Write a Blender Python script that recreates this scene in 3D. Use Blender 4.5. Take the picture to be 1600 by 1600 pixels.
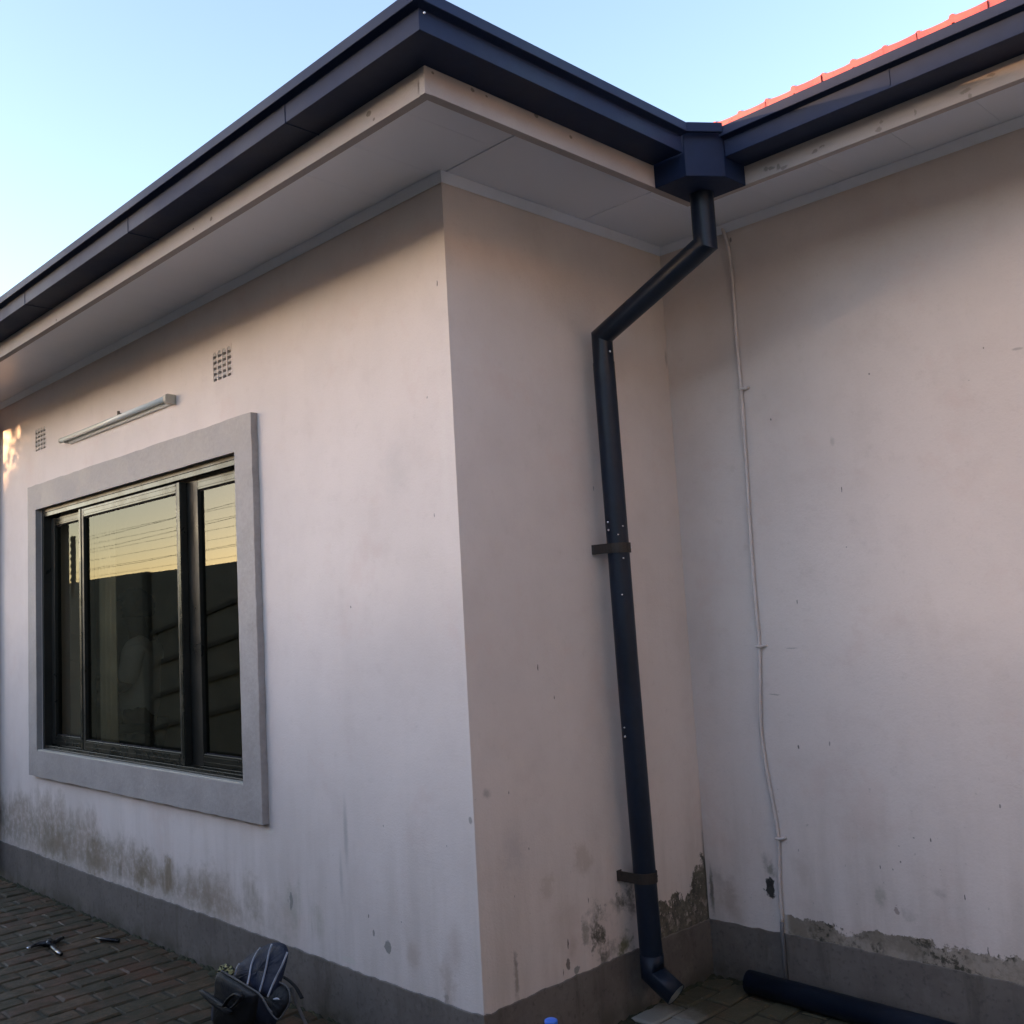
import bpy, bmesh, math, random
from mathutils import Vector, Matrix
random.seed(7)
for o in list(bpy.data.objects): bpy.data.objects.remove(o)
sc = bpy.context.scene
COL = sc.collection

# ------------------------------------------------------------------ camera
CAM = Vector((2.27905, -2.11666, 1.37590))
CR = Vector((0.68421139, 0.72741463, -0.05217971))
CU = Vector((0.11460662, -0.0365877, 0.99273696))
CF = Vector((-0.72022225, 0.68522208, 0.10840025))
FPX, PPX, PPY = 1578.64, -65.915, -14.975
cd = bpy.data.cameras.new('camera'); cam = bpy.data.objects.new('camera', cd); COL.objects.link(cam)
M = Matrix((CR, CU, -CF)).transposed().to_4x4(); M.translation = CAM
cam.matrix_world = M
cd.sensor_width = 36; cd.lens = FPX / 1600 * 36
cd.shift_x = -PPX / 1600; cd.shift_y = PPY / 1600
cd.clip_start = 0.05; cd.clip_end = 6000
sc.camera = cam

# ------------------------------------------------------------------ sky, sun, exposure
SUN_EL = math.radians(5.2)
SUN_AZ = math.radians(37)          # from -Y towards -X
SDIR = Vector((-math.sin(SUN_AZ) * math.cos(SUN_EL), -math.cos(SUN_AZ) * math.cos(SUN_EL), math.sin(SUN_EL)))
w = bpy.data.worlds.new('World'); sc.world = w; w.use_nodes = True
nt = w.node_tree; nt.nodes.clear()
sky = nt.nodes.new('ShaderNodeTexSky'); sky.sky_type = 'NISHITA'; sky.sun_disc = False
sky.sun_elevation = SUN_EL
sky.sun_rotation = math.atan2(SDIR.x, SDIR.y)
sky.air_density = 1.0; sky.dust_density = 1.8; sky.ozone_density = 2.6; sky.altitude = 1200
bg = nt.nodes.new('ShaderNodeBackground'); bg.inputs[1].default_value = 0.15
wo = nt.nodes.new('ShaderNodeOutputWorld')
nt.links.new(sky.outputs[0], bg.inputs[0]); nt.links.new(bg.outputs[0], wo.inputs[0])
ld = bpy.data.lights.new('sun', 'SUN'); ld.energy = 2.0; ld.angle = math.radians(0.53); ld.color = (1.0, 0.72, 0.45)
sun = bpy.data.objects.new('sun', ld); COL.objects.link(sun)
sun.rotation_euler = SDIR.to_track_quat('Z', 'Y').to_euler()
vs = sc.view_settings; vs.view_transform = 'Standard'; vs.look = 'None'; vs.gamma = 1; vs.exposure = 3.02
vs.use_curve_mapping = False; vs.use_white_balance = True; vs.white_balance_temperature = 9000; vs.white_balance_tint = 26   # the phone's white balance for open shade
sc.cycles.max_bounces = 6; sc.cycles.diffuse_bounces = 3; sc.cycles.glossy_bounces = 4; sc.cycles.transparent_max_bounces = 6; sc.cycles.transmission_bounces = 4
sc.cycles.caustics_reflective = False; sc.cycles.caustics_refractive = False

# ------------------------------------------------------------------ measured layout (metres)
L, E, HS, ZF, ZP = 1.168, 0.51, 2.78, 2.667, 0.20   # wing length, eave, soffit, fascia foot, plinth top

def pix(u, v, axis, val):
    d = CR * ((u - 800 - PPX) / FPX) - CU * ((v - 800 - PPY) / FPX) + CF
    t = (val - CAM[axis]) / d[axis]
    return CAM + d * t

# ------------------------------------------------------------------ helpers
def link(o, parent=None):
    COL.objects.link(o)
    if parent is not None: o.parent = parent
    return o
def thing(name, label, cat, loc=(0, 0, 0), group=None):
    o = bpy.data.objects.new(name, None); o.empty_display_size = .1
    o.location = loc; COL.objects.link(o); o['label'] = label; o['category'] = cat
    if group: o['group'] = group
    return o
def tag(o, label, cat, group=None):
    o['label'] = label; o['category'] = cat
    if group: o['group'] = group
    return o
def obj(name, bm, m, parent=None, smooth=False, label=None, bevel=0):
    me = bpy.data.meshes.new(name)
    bmesh.ops.recalc_face_normals(bm, faces=bm.faces)
    bm.to_mesh(me); bm.free()
    if smooth:
        for f in me.polygons: f.use_smooth = True
    me.materials.append(m)
    o = bpy.data.objects.new(name, me); link(o, parent)
    if parent is not None and parent.location.length > 0:
        o.matrix_parent_inverse = Matrix.Translation(parent.location).inverted()
    if label: o['label'] = label
    if bevel:
        b = o.modifiers.new('b', 'BEVEL'); b.width = bevel; b.segments = 2; b.limit_method = 'ANGLE'
    return o
def box(bm, x0, x1, y0, y1, z0, z1):
    vs = [bm.verts.new(c) for c in ((x0, y0, z0), (x1, y0, z0), (x1, y1, z0), (x0, y1, z0),
                                    (x0, y0, z1), (x1, y0, z1), (x1, y1, z1), (x0, y1, z1))]
    for f in ((0, 3, 2, 1), (4, 5, 6, 7), (0, 1, 5, 4), (1, 2, 6, 5), (2, 3, 7, 6), (3, 0, 4, 7)):
        bm.faces.new([vs[i] for i in f])
def boxo(name, dims, m, parent=None, bevel=0, **k):
    bm = bmesh.new(); box(bm, *dims); return obj(name, bm, m, parent, bevel=bevel, **k)
def grid_wall(name, m, parent, axis, c, thick, us, vs, holes=()):
    """slab with rectangular holes; axis 1: plane y=c spanned by x,z; axis 0: plane x=c spanned by y,z"""
    us = sorted(set(us)); vs = sorted(set(vs)); bm = bmesh.new(); V = {}
    def P(i, j, k):
        if (i, j, k) not in V:
            d = c + (thick if k else 0)
            V[i, j, k] = bm.verts.new((us[i], d, vs[j]) if axis == 1 else (d, us[i], vs[j]))
        return V[i, j, k]
    def solid(i, j):
        if i < 0 or j < 0 or i >= len(us) - 1 or j >= len(vs) - 1: return False
        a = (us[i] + us[i + 1]) / 2; b = (vs[j] + vs[j + 1]) / 2
        return not any(h[0] < a < h[1] and h[2] < b < h[3] for h in holes)
    for i in range(len(us) - 1):
        for j in range(len(vs) - 1):
            if not solid(i, j): continue
            for k in (0, 1): bm.faces.new([P(i, j, k), P(i + 1, j, k), P(i + 1, j + 1, k), P(i, j + 1, k)])
            for (di, dj, a, b) in ((-1, 0, (i, j), (i, j + 1)), (1, 0, (i + 1, j), (i + 1, j + 1)),
                                   (0, -1, (i, j), (i + 1, j)), (0, 1, (i, j + 1), (i + 1, j + 1))):
                if not solid(i + di, j + dj):
                    bm.faces.new([P(*a, 0), P(*b, 0), P(*b, 1), P(*a, 1)])
    return obj(name, bm, m, parent)
def sweep(bm, path, prof, closed=True, up=Vector((0, 0, 1)), caps=True):
    """mitred sweep of a 2-D profile [(side, up)] along a horizontal-ish path; side = right of travel"""
    path = [Vector(p) for p in path]; rings = []
    for i, p in enumerate(path):
        a = (p - path[i - 1]).normalized() if i else (path[1] - p).normalized()
        b = (path[i + 1] - p).normalized() if i < len(path) - 1 else a
        t = (a + b).normalized(); s = t.cross(up).normalized(); k = 1 / max(.2, s.dot(a.cross(up).normalized()))
        rings.append([bm.verts.new(p + s * (x * k) + up * z) for x, z in prof])
    n = len(prof)
    for r0, r1 in zip(rings, rings[1:]):
        for j in range(n if closed else n - 1):
            bm.faces.new([r0[j], r0[(j + 1) % n], r1[(j + 1) % n], r1[j]])
    if caps and closed:
        bm.faces.new(rings[0]); bm.faces.new(rings[-1])
def tube(bm, path, r, n=12, cap=True, radii=None, flat=None):
    path = [Vector(p) for p in path]; rings = []
    ref = None
    for i, p in enumerate(path):
        a = (p - path[i - 1]).normalized() if i else (path[1] - p).normalized()
        b = (path[i + 1] - p).normalized() if i < len(path) - 1 else a
        t = (a + b).normalized()
        if ref is None:
            ref = t.cross(Vector((0, 0, 1)))
            if ref.length < .1: ref = t.cross(Vector((0, 1, 0)))
        s = (ref - t * ref.dot(t)).normalized(); ref = s; q = t.cross(s)
        k = 1 / max(.35, t.dot(a)); bend = (b - a)
        bend = bend.normalized() if bend.length > 1e-4 else None
        rr = radii[i] if radii else r; ring = []
        for j in range(n):
            an = 2 * math.pi * j / n
            o = s * math.cos(an) * rr + q * math.sin(an) * (rr if flat is None else rr * flat)
            if bend is not None: o += bend * o.dot(bend) * (k - 1)
            ring.append(bm.verts.new(p + o))
        rings.append(ring)
    for r0, r1 in zip(rings, rings[1:]):
        for j in range(n): bm.faces.new([r0[j], r0[(j + 1) % n], r1[(j + 1) % n], r1[j]])
    if cap: bm.faces.new(rings[0]); bm.faces.new(rings[-1])
    return rings
def prism(bm, poly, d):
    """poly: list of 3-D points (planar), extruded by vector d"""
    d = Vector(d); a = [bm.verts.new(p) for p in poly]; b = [bm.verts.new(Vector(p) + d) for p in poly]
    bm.faces.new(a); bm.faces.new(b[::-1]); n = len(a)
    for i in range(n): bm.faces.new([a[i], a[(i + 1) % n], b[(i + 1) % n], b[i]])
def lathe(bm, prof, c, n=20):
    rings = [[bm.verts.new((c[0] + r * math.cos(2 * math.pi * j / n), c[1] + r * math.sin(2 * math.pi * j / n), c[2] + z)) for j in range(n)] for r, z in prof]
    for r0, r1 in zip(rings, rings[1:]):
        for j in range(n): bm.faces.new([r0[j], r0[(j + 1) % n], r1[(j + 1) % n], r1[j]])
    bm.faces.new(rings[0]); bm.faces.new(rings[-1])
def cushion(bm, poly, n, thick, rings=6, rough=0.0, seed=1):
    """soft fabric panel: outline poly (3-D points), bulging both ways along n"""
    rnd = random.Random(seed); n = Vector(n).normalized(); P = []
    for a, b in zip(poly, poly[1:] + poly[:1]):
        for t in (0, .25, .5, .75): P.append(Vector(a).lerp(Vector(b), t))
    for _ in range(2): P = [P[i - 1] * .25 + P[i] * .5 + P[(i + 1) % len(P)] * .25 for i in range(len(P))]
    c = sum(P, Vector()) / len(P); m = len(P)
    rim = [bm.verts.new(p) for p in P]
    for sgn in (1, -1):
        last = rim
        for k in range(1, rings):
            s = 1 - k / rings; h = thick * math.sqrt(max(0, 1 - s * s)) * .5
            ring = [bm.verts.new(c + (p - c) * s + n * sgn * (h + rnd.uniform(-rough, rough))) for p in P]
            for j in range(m): bm.faces.new([last[j], last[(j + 1) % m], ring[(j + 1) % m], ring[j]])
            last = ring
        t = bm.verts.new(c + n * sgn * thick * .5)
        for j in range(m): bm.faces.new([last[j], last[(j + 1) % m], t])

# ------------------------------------------------------------------ material helpers
class NT:
    def __init__(s, name):
        s.m = bpy.data.materials.new(name); s.m.use_nodes = True; s.t = s.m.node_tree; s.t.nodes.clear()
        s.out = s.n('ShaderNodeOutputMaterial')
    def n(s, typ, **k):
        nd = s.t.nodes.new(typ)
        for a, b in k.items(): setattr(nd, a, b)
        return nd
    def l(s, a, b): s.t.links.new(a, b)
    def put(s, sock, v):
        if hasattr(v, 'is_output') or isinstance(v, bpy.types.NodeSocket): s.l(v, sock)
        else: sock.default_value = v
    def math(s, op, a, b=0.0, c=None, clamp=False):
        nd = s.n('ShaderNodeMath', operation=op, use_clamp=clamp)
        s.put(nd.inputs[0], a); s.put(nd.inputs[1], b)
        if c is not None: s.put(nd.inputs[2], c)
        return nd.outputs[0]
    def vm(s, op, a, b):
        nd = s.n('ShaderNodeVectorMath', operation=op); s.put(nd.inputs[0], a)
        s.put(nd.inputs[1], b); return nd.outputs[0]
    def length(s, a):
        nd = s.n('ShaderNodeVectorMath', operation='LENGTH'); s.put(nd.inputs[0], a); return nd.outputs['Value']
    def noise(s, vec, scale, detail=4, rough=.55, color=False):
        nd = s.n('ShaderNodeTexNoise'); s.l(vec, nd.inputs['Vector'])
        nd.inputs['Scale'].default_value = scale; nd.inputs['Detail'].default_value = detail; nd.inputs['Roughness'].default_value = rough
        return nd.outputs['Color'] if color else nd.outputs['Fac']
    def ramp(s, v, a, b, lo=0.0, hi=1.0, smooth=True):
        nd = s.n('ShaderNodeMapRange'); nd.interpolation_type = 'SMOOTHSTEP' if smooth else 'LINEAR'
        s.put(nd.inputs[0], v); nd.inputs[1].default_value = a; nd.inputs[2].default_value = b
        nd.inputs[3].default_value = lo; nd.inputs[4].default_value = hi; return nd.outputs[0]
    def mix(s, f, a, b, blend='MIX'):
        nd = s.n('ShaderNodeMix', data_type='RGBA', blend_type=blend); nd.clamp_factor = True
        s.put(nd.inputs[0], f)
        for i, v in ((6, a), (7, b)):
            if isinstance(v, (tuple, list)): nd.inputs[i].default_value = (*v[:3], 1)
            else: s.l(v, nd.inputs[i])
        return nd.outputs[2]
    def bsdf(s, col, rough=.6, metal=0.0, spec=.5, bump=None, bstr=.3, bdist=.01, coat=0):
        b = s.n('ShaderNodeBsdfPrincipled')
        if isinstance(col, (tuple, list)): b.inputs['Base Color'].default_value = (*col[:3], 1)
        else: s.l(col, b.inputs['Base Color'])
        s.put(b.inputs['Roughness'], rough); b.inputs['Metallic'].default_value = metal
        b.inputs['Specular IOR Level'].default_value = spec
        if coat: b.inputs['Coat Weight'].default_value = coat
        if bump is not None:
            bp = s.n('ShaderNodeBump'); bp.inputs['Strength'].default_value = bstr; bp.inputs['Distance'].default_value = bdist
            s.l(bump, bp.inputs['Height']); s.l(bp.outputs[0], b.inputs['Normal'])
        s.l(b.outputs[0], s.out.inputs[0]); return b
    def pos(s): return s.n('ShaderNodeNewGeometry').outputs['Position']

def simple(name, col, rough=.6, metal=0.0, var=.15, scale=6, bump=0.0, bscale=60, spec=.5, coat=0):
    t = NT(name); p = t.pos(); n1 = t.noise(p, scale, 5); n2 = t.noise(p, scale * 9, 3)
    f = t.ramp(t.math('ADD', t.math('MULTIPLY', n1, .7), t.math('MULTIPLY', n2, .3)), .3, .7)
    lo = tuple(c * (1 - var) for c in col); hi = tuple(min(1, c * (1 + var)) for c in col)
    c = t.mix(f, lo, hi)
    r = t.ramp(n1, .3, .7, max(.02, rough - .08), min(1, rough + .08))
    t.bsdf(c, r, metal, spec, t.noise(p, bscale, 4) if bump else None, bump, .004, coat)
    return t.m

PINK = (0.74, 0.64, 0.60)
PLASTER = (0.27, 0.255, 0.235)
MOULD = (0.055, 0.052, 0.035)
BROWN = (0.22, 0.155, 0.09)
DARK = (0.03, 0.028, 0.026)
RUST = (0.45, 0.33, 0.27)

def painted_wall(name, blobs, band=None, base=PINK):
    """hand-painted plaster; blobs = (centre, (ru, rv), colour, strength, softness, warp); positions in metres"""
    t = NT(name); p = t.pos()
    big = t.noise(p, 1.1, 5, .6); mid = t.noise(p, 6, 6, .65); fine = t.noise(p, 140, 3, .6)
    trow = t.noise(t.vm('MULTIPLY', p, (7.0, 7.0, 8.5)), 1.0, 5, .65)      # trowel / roller marks
    vert = t.noise(t.vm('MULTIPLY', p, (9.0, 9.0, 1.2)), 1.0, 5, .65)      # run-down streaks
    c = t.mix(t.ramp(big, .3, .7), tuple(x * .92 for x in base), tuple(min(1, x * 1.05) for x in base))
    c = t.mix(t.math('MULTIPLY', t.ramp(mid, .48, .72), .35), c, tuple(x * y for x, y in zip(base, (.86, .83, .82))))
    c = t.mix(t.math('MULTIPLY', t.ramp(vert, .5, .78), .13), c, tuple(x * y for x, y in zip(base, (.80, .79, .77))))
    blot = t.noise(p, 2.7, 5, .7)                                            # touch-up patches, hand smudges
    c = t.mix(t.math('MULTIPLY', t.ramp(blot, .54, .66), .30), c, tuple(x * y for x, y in zip(base, (.93, .82, .80))))
    c = t.mix(t.math('MULTIPLY', t.ramp(t.noise(p, 17, 6, .75), .56, .74), .26), c, tuple(x * y for x, y in zip(base, (.72, .70, .67))))
    c = t.mix(t.math('MULTIPLY', t.ramp(fine, .5, .8), .16), c, tuple(x * .7 for x in base))
    sep = t.n('ShaderNodeSeparateXYZ'); t.l(p, sep.inputs[0]); Z = sep.outputs[2]
    # splash grime low on the wall (rain bouncing off the paving)
    low = t.math('MULTIPLY', t.ramp(Z, .95, .2), t.ramp(vert, .36, .68))
    c = t.mix(t.math('MULTIPLY', low, .28), c, tuple(x * y for x, y in zip(base, (.58, .54, .48))))
    spk = t.math('MULTIPLY', t.ramp(t.noise(p, 62, 2, .5), .72, .80), t.ramp(Z, 1.2, .2, .04, .45))
    c = t.mix(spk, c, (.2, .175, .15))
    warpf = t.vm('SUBTRACT', t.noise(p, 26, 5, .7, color=True), (.5, .5, .5))
    warpb = t.vm('SUBTRACT', t.noise(p, 7, 4, .6, color=True), (.5, .5, .5))
    height = t.math('ADD', t.math('MULTIPLY', trow, .5), t.math('MULTIPLY', fine, .22))
    height = t.math('ADD', height, t.math('MULTIPLY', big, 1.3)); vmask = t.ramp(vert, .38, .62)
    cache = {}
    def warped(wp, big):
        k = (min((.012, .03, .06, .12, .22), key=lambda a: abs(a - wp)), big)
        if k not in cache:
            q = t.n('ShaderNodeVectorMath', operation='MULTIPLY_ADD'); t.l(warpf, q.inputs[0]); q.inputs[1].default_value = (k[0],) * 3; t.l(p, q.inputs[2]); q = q.outputs[0]
            if big:
                q2 = t.n('ShaderNodeVectorMath', operation='MULTIPLY_ADD'); t.l(warpb, q2.inputs[0]); q2.inputs[1].default_value = (k[0] * 1.5,) * 3; t.l(q, q2.inputs[2]); q = q2.outputs[0]
            cache[k] = q
        return cache[k]
    for b in blobs:
        ce, (ru, rv), col, st, soft, wp = b[:6]
        q = warped(wp, min(ru, rv) > .05)
        ma = t.n('ShaderNodeVectorMath', operation='MULTIPLY_ADD'); t.l(q, ma.inputs[0]); sc_ = (1 / ru, 1 / ru, 1 / rv)
        ma.inputs[1].default_value = sc_; ma.inputs[2].default_value = tuple(-a * k for a, k in zip(ce, sc_))
        f = t.ramp(t.length(ma.outputs[0]), 1.0, max(0.0, 1 - soft), 0, st)
        if len(b) > 6: f = t.math('MULTIPLY', f, t.ramp(mid, .38, .62) if b[6] == 'm' else vmask)
        c = t.mix(f, c, col)
    if band is not None: c, height = band(t, p, sep, c, height)
    t.bsdf(c, .72, 0, .3, height, .48, .007)
    return t.m

def pA(u, v): return pix(u, v, 1, 0.0)
def pB(u, v): return pix(u, v, 0, 0.0)
def pC(u, v): return pix(u, v, 1, L)
rb = random.Random(3)
def nicks(fn, us, vs, n, col=(.06, .055, .05)):
    out = []
    for _ in range(n):
        s = rb.uniform(.0015, .004)
        out.append((fn(rb.uniform(*us), rb.uniform(*vs)), (s, s * rb.uniform(.8, 3.2)), col, rb.uniform(.35, .85), .3, .012))
    return out
blA = [
 (pA(90, 1318), (.30, .15), BROWN, .7, .9, .25), (pA(150, 1345), (.22, .13), BROWN, .75, .9, .25), (pA(60, 1300), (.22, .09), (.12, .11, .07), .7, .9, .2, 'v'),
 (pA(225, 1365), (.17, .11), BROWN, .8, .9, .2), (pA(262, 1370), (.09, .11), BROWN, .85, .6, .1, 'v'), (pA(320, 1390), (.2, .13), BROWN, .5, .9, .2),
 (pA(390, 1410), (.18, .14), BROWN, .5, .9, .2, 'v'), (pA(480, 1440), (.2, .13), (.3, .28, .2), .45, .9, .2, 'v'), (pA(350, 1415), (.1, .14), RUST, .4, .9, .15),
 (pA(455, 1408), (.012, .034), PLASTER, .95, .2, .03), (pA(606, 1480), (.02, .025), PLASTER, .95, .2, .03), (pA(584, 1458), (.006, .012), PLASTER, .9, .2, .01),
 (pA(645, 1492), (.045, .06), RUST, .5, .8, .06), (pA(700, 1540), (.05, .12), RUST, .5, .9, .1), (pA(712, 1480), (.05, .10), RUST, .35, .9, .08),
 (pA(697, 1560), (.016, .035), (.2, .15, .12), .5, .6, .05), (pA(540, 1300), (.018, .16), (.30, .28, .27), .5, .9, .02), (pA(533, 1370), (.014, .12), (.30, .28, .27), .35, .9, .02),
 (pA(188, 1358), (.03, .05), (.12, .10, .07), .6, .7, .05), (pA(270, 1410), (.012, .014), (.8, .76, .7), .7, .3, .02), (pA(545, 1500), (.05, .014), (.62, .58, .52), .6, .4, .04),
 (pA(694, 700), (.03, .3), (.78, .72, .66), .25, 1, .05), (pA(620, 740), (.1, .14), (.5, .46, .44), .25, 1, .1), (pA(420, 1298), (.05, .012), (.7, .66, .6), .5, .5, .03),
 (pA(735, 1282), (.010, .014), (.2, .17, .14), .6, .4, .02), (pA(683, 443), (.003, .012), DARK, .8, .3, .006),
] + nicks(pA, (430, 740), (1180, 1480), 6) + nicks(pA, (430, 700), (560, 1180), 3)
blB = [
 (pB(910, 1340), (.06, .085), (.45, .34, .27), .42, .75, .14), (pB(855, 1385), (.04, .06), (.45, .36, .29), .35, .8, .14), (pB(806, 1530), (.014, .09), (.2, .15, .11), .6, .7, .03),
 (pB(805, 1500), (.012, .03), (.2, .17, .16), .6, .7, .03), (pB(760, 1240), (.02, .02), (.25, .22, .21), .5, .8, .03),
 (pB(932, 1450), (.045, .12), MOULD, .9, .75, .2, 'm'), (pB(962, 1418), (.085, .05), MOULD, .85, .8, .2, 'm'), (pB(985, 1400), (.03, .10), MOULD, .7, .9, .12), (pB(972, 1478), (.06, .06), (.09, .095, .035), .85, .7, .15, 'm'), (pB(950, 1490), (.07, .05), MOULD, .6, .9, .2, 'v'),
 (pB(944, 1500), (.03, .04), (.09, .085, .06), .7, .7, .08, 'v'), (pB(915, 1455), (.03, .06), (.16, .145, .11), .6, .8, .1),
 (pB(887, 1475), (.004, .02), (.09, .07, .06), .9, .25, .012), (pB(887, 1505), (.01, .02), (.16, .12, .10), .85, .25, .03),
 (pB(901, 1516), (.017, .013), PLASTER, .9, .25, .03), (pB(880, 1520), (.003, .014), (.09, .07, .06), .8, .25, .01), (pB(895, 1480), (.03, .05), RUST, .4, .9, .08),
 (pB(1103, 1345), (.012, .05), (.10, .085, .05), .7, .7, .03), (pB(880, 1450), (.10, .12), RUST, .28, 1, .15), (pB(800, 1330), (.06, .10), (.5, .44, .44), .4, .9, .1),
 (pB(1040, 560), (.01, .05), (.2, .17, .16), .45, .8, .02), (pB(1048, 605), (.008, .012), (.18, .15, .14), .5, .5, .01), (pB(840, 1043), (.003, .012), DARK, .9, .3, .004), (pB(866, 1090), (.003, .010), DARK, .7, .3, .004),
] + nicks(pB, (770, 930), (1150, 1450), 6) + nicks(pB, (760, 930), (420, 1100), 3)
blC = [
 (pC(1200, 1350), (.035, .06), MOULD, .75, .9, .07, 'v'), (pC(1204, 1389), (.021, .042), DARK, .97, .3, .05), (pC(1201, 1378), (.014, .02), DARK, .9, .4, .06), (pC(1205, 1360), (.02, .035), (.14, .14, .10), .6, .8, .05),
 (pC(1135, 1400), (.08, .09), RUST, .6, .9, .15), (pC(1120, 1370), (.05, .05), (.4, .33, .3), .4, .9, .1), (pC(1112, 1390), (.012, .12), (.12, .10, .07), .8, .8, .03), (pC(1150, 1430), (.05, .05), RUST, .35, .9, .08),
 (pC(1420, 1430), (.03, .03), (.33, .29, .25), .6, .6, .06, 'm'), (pC(1402, 1424), (.013, .014), (.36, .27, .24), .8, .25, .07), (pC(1375, 1400), (.02, .06), (.33, .31, .25), .5, .8, .08, 'm'), (pC(1470, 1398), (.03, .018), (.4, .33, .3), .4, .8, .05),
 (pC(1129, 357), (.02, .010), (.06, .055, .055), .8, .5, .02), (pC(1141, 375), (.006, .012), (.10, .085, .08), .7, .5, .02),
 (pC(1545, 1490), (.003, .022), (.12, .11, .09), .9, .25, .004), (pC(1508, 1402), (.002, .009), DARK, .9, .3, .004), (pC(1375, 1355), (.002, .008), DARK, .8, .3, .004),
 (pC(1315, 765), (.002, .012), DARK, .8, .3, .004), (pC(1245, 940), (.002, .010), DARK, .8, .3, .004), (pC(1237, 1013), (.03, .002), (.2, .18, .17), .5, .5, .01), (pC(1210, 1085), (.03, .003), (.25, .22, .2), .5, .6, .02),
 (pC(1590, 545), (.02, .006), (.25, .22, .2), .5, .6, .02), (pC(1300, 690), (.012, .02), (.4, .36, .34), .4, .8, .02), (pC(1250, 1360), (.05, .08), RUST, .3, 1, .1),
] + nicks(pC, (1240, 1600), (1150, 1440), 9) + nicks(pC, (1160, 1600), (420, 1150), 6)
def bandC(t, p, sep, c, height):
    # unpainted strip of grey plaster along the top of the plinth, with black algae speckle
    X, Z = sep.outputs[0], sep.outputs[2]
    n = t.noise(p, 9, 5, .7)
    top = t.math('ADD', .205, t.math('MULTIPLY', t.ramp(n, .3, .7), .05))
    top = t.math('ADD', top, t.ramp(X, .38, 1.35, .025, .06))
    f = t.math('MULTIPLY', t.ramp(t.math('SUBTRACT', top, Z), -.003, .006), t.ramp(X, .30, .34))
    c = t.mix(f, c, t.mix(t.ramp(n, .4, .6), (.38, .315, .265), (.25, .205, .165)))
    s = t.math('MULTIPLY', f, t.ramp(t.noise(p, 55, 4, .7), .44, .60))
    s = t.math('MULTIPLY', s, t.ramp(t.noise(p, 6, 4, .7), .40, .56))
    c = t.mix(t.math('MULTIPLY', s, .9), c, (.045, .042, .030))
    return c, height

def bandA(t, p, sep, c, height):
    # ragged brown-green algae band above the plinth under the window
    X, Z = sep.outputs[0], sep.outputs[2]
    n = t.noise(t.vm('MULTIPLY', p, (5.0, 5.0, 3.0)), 1.0, 6, .7); m = t.noise(p, 24, 5, .7)
    top = t.math('ADD', t.ramp(X, -3.4, -.9, .50, .30), t.math('MULTIPLY', t.math('SUBTRACT', n, .5), .55))
    f = t.math('MULTIPLY', t.ramp(t.math('SUBTRACT', top, Z), -.05, .10), t.ramp(X, -.75, -1.5))
    f = t.math('MULTIPLY', f, t.ramp(m, .25, .6, .25, 1.0))
    f = t.math('MULTIPLY', f, t.ramp(Z, .20, .27, .55, 1.0))
    g = t.mix(t.ramp(n, .4, .62), (.19, .145, .09), (.29, .205, .145))
    return t.mix(t.math('MULTIPLY', f, .66), c, g), height
M_A = painted_wall('pink_paint_front_wall', blA, bandA)
def bandB(t, p, sep, c, height):
    # damp corner: paint lost, plaster blackened and mottled up to a torn edge
    Y, Z = sep.outputs[1], sep.outputs[2]
    n = t.noise(p, 9, 6, .7); m = t.noise(p, 17, 6, .75)
    top = t.math('ADD', t.ramp(Y, 1.0, 1.168, .32, .42), t.math('MULTIPLY', t.math('SUBTRACT', n, .5), .34))
    f = t.math('MULTIPLY', t.ramp(t.math('SUBTRACT', top, Z), -.004, .012), t.ramp(t.math('ADD', Y, t.math('MULTIPLY', n, .12)), .80, .90))
    g = t.mix(t.ramp(m, .36, .62), (.026, .026, .018), (.13, .115, .085)); g = t.mix(t.ramp(t.noise(p, 75, 3, .6), .60, .70), g, (.40, .36, .32)); g = t.mix(t.math('MULTIPLY', t.ramp(t.noise(p, 14, 5, .7), .52, .64), .6), g, (.5, .43, .40))
    c = t.mix(t.math('MULTIPLY', f, .93), c, g)
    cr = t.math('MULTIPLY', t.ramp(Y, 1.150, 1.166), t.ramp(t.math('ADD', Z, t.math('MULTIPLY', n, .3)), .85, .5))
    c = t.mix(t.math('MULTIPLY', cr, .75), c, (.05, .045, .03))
    return c, height
M_B = painted_wall('pink_paint_side_wall', blB, bandB)
M_C = painted_wall('pink_paint_back_wall', blC, bandC)
def pFC(u, v): return pix(u, v, 1, L - E)
flk = (.10, .085, .08)
blF = [(pFC(u, v), (a, b), flk, .55, .4, .03) for u, v, a, b in ((1197, 264, .012, .010), (1216, 262, .009, .012), (1224, 262, .014, .008), (1205, 262, .012, .006), (1273, 236, .010, .006), (1284, 230, .012, .005), (1372, 202, .012, .010), (1378, 190, .007, .006), (1430, 176, .004, .012), (1507, 143, .018, .008), (1515, 150, .008, .007), (1550, 118, .012, .006))]
blF += [(pix(u, v, 0, E), (a, a * .8), flk, .8, .35, .02) for u, v, a in ((738, 140, .008), (728, 120, .006), (760, 150, .005), (838, 180, .010), (892, 214, .008), (676, 114, .006))]
blF += [(pix(u, v, 1, -E), (a, a * .8), flk, .8, .35, .02) for u, v, a in ((576, 178, .012), (584, 186, .006), (330, 342, .010), (302, 358, .006), (88, 500, .008), (33, 541, .012), (10, 555, .008))]
M_FASCIA = painted_wall('weathered_fascia_paint', blF, None, (.37, .335, .335))
def pvc():
    t = NT('pvc_soffit'); n = t.noise(t.pos(), 2, 3); t.bsdf(t.mix(n, (.67, .74, .86), (.71, .78, .91)), .30, 0, .45); return t.m
M_SOFFIT = pvc()
M_CORNICE = simple('pvc_cornice', (.66, .72, .83), .4, 0, .05, 3)
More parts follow.
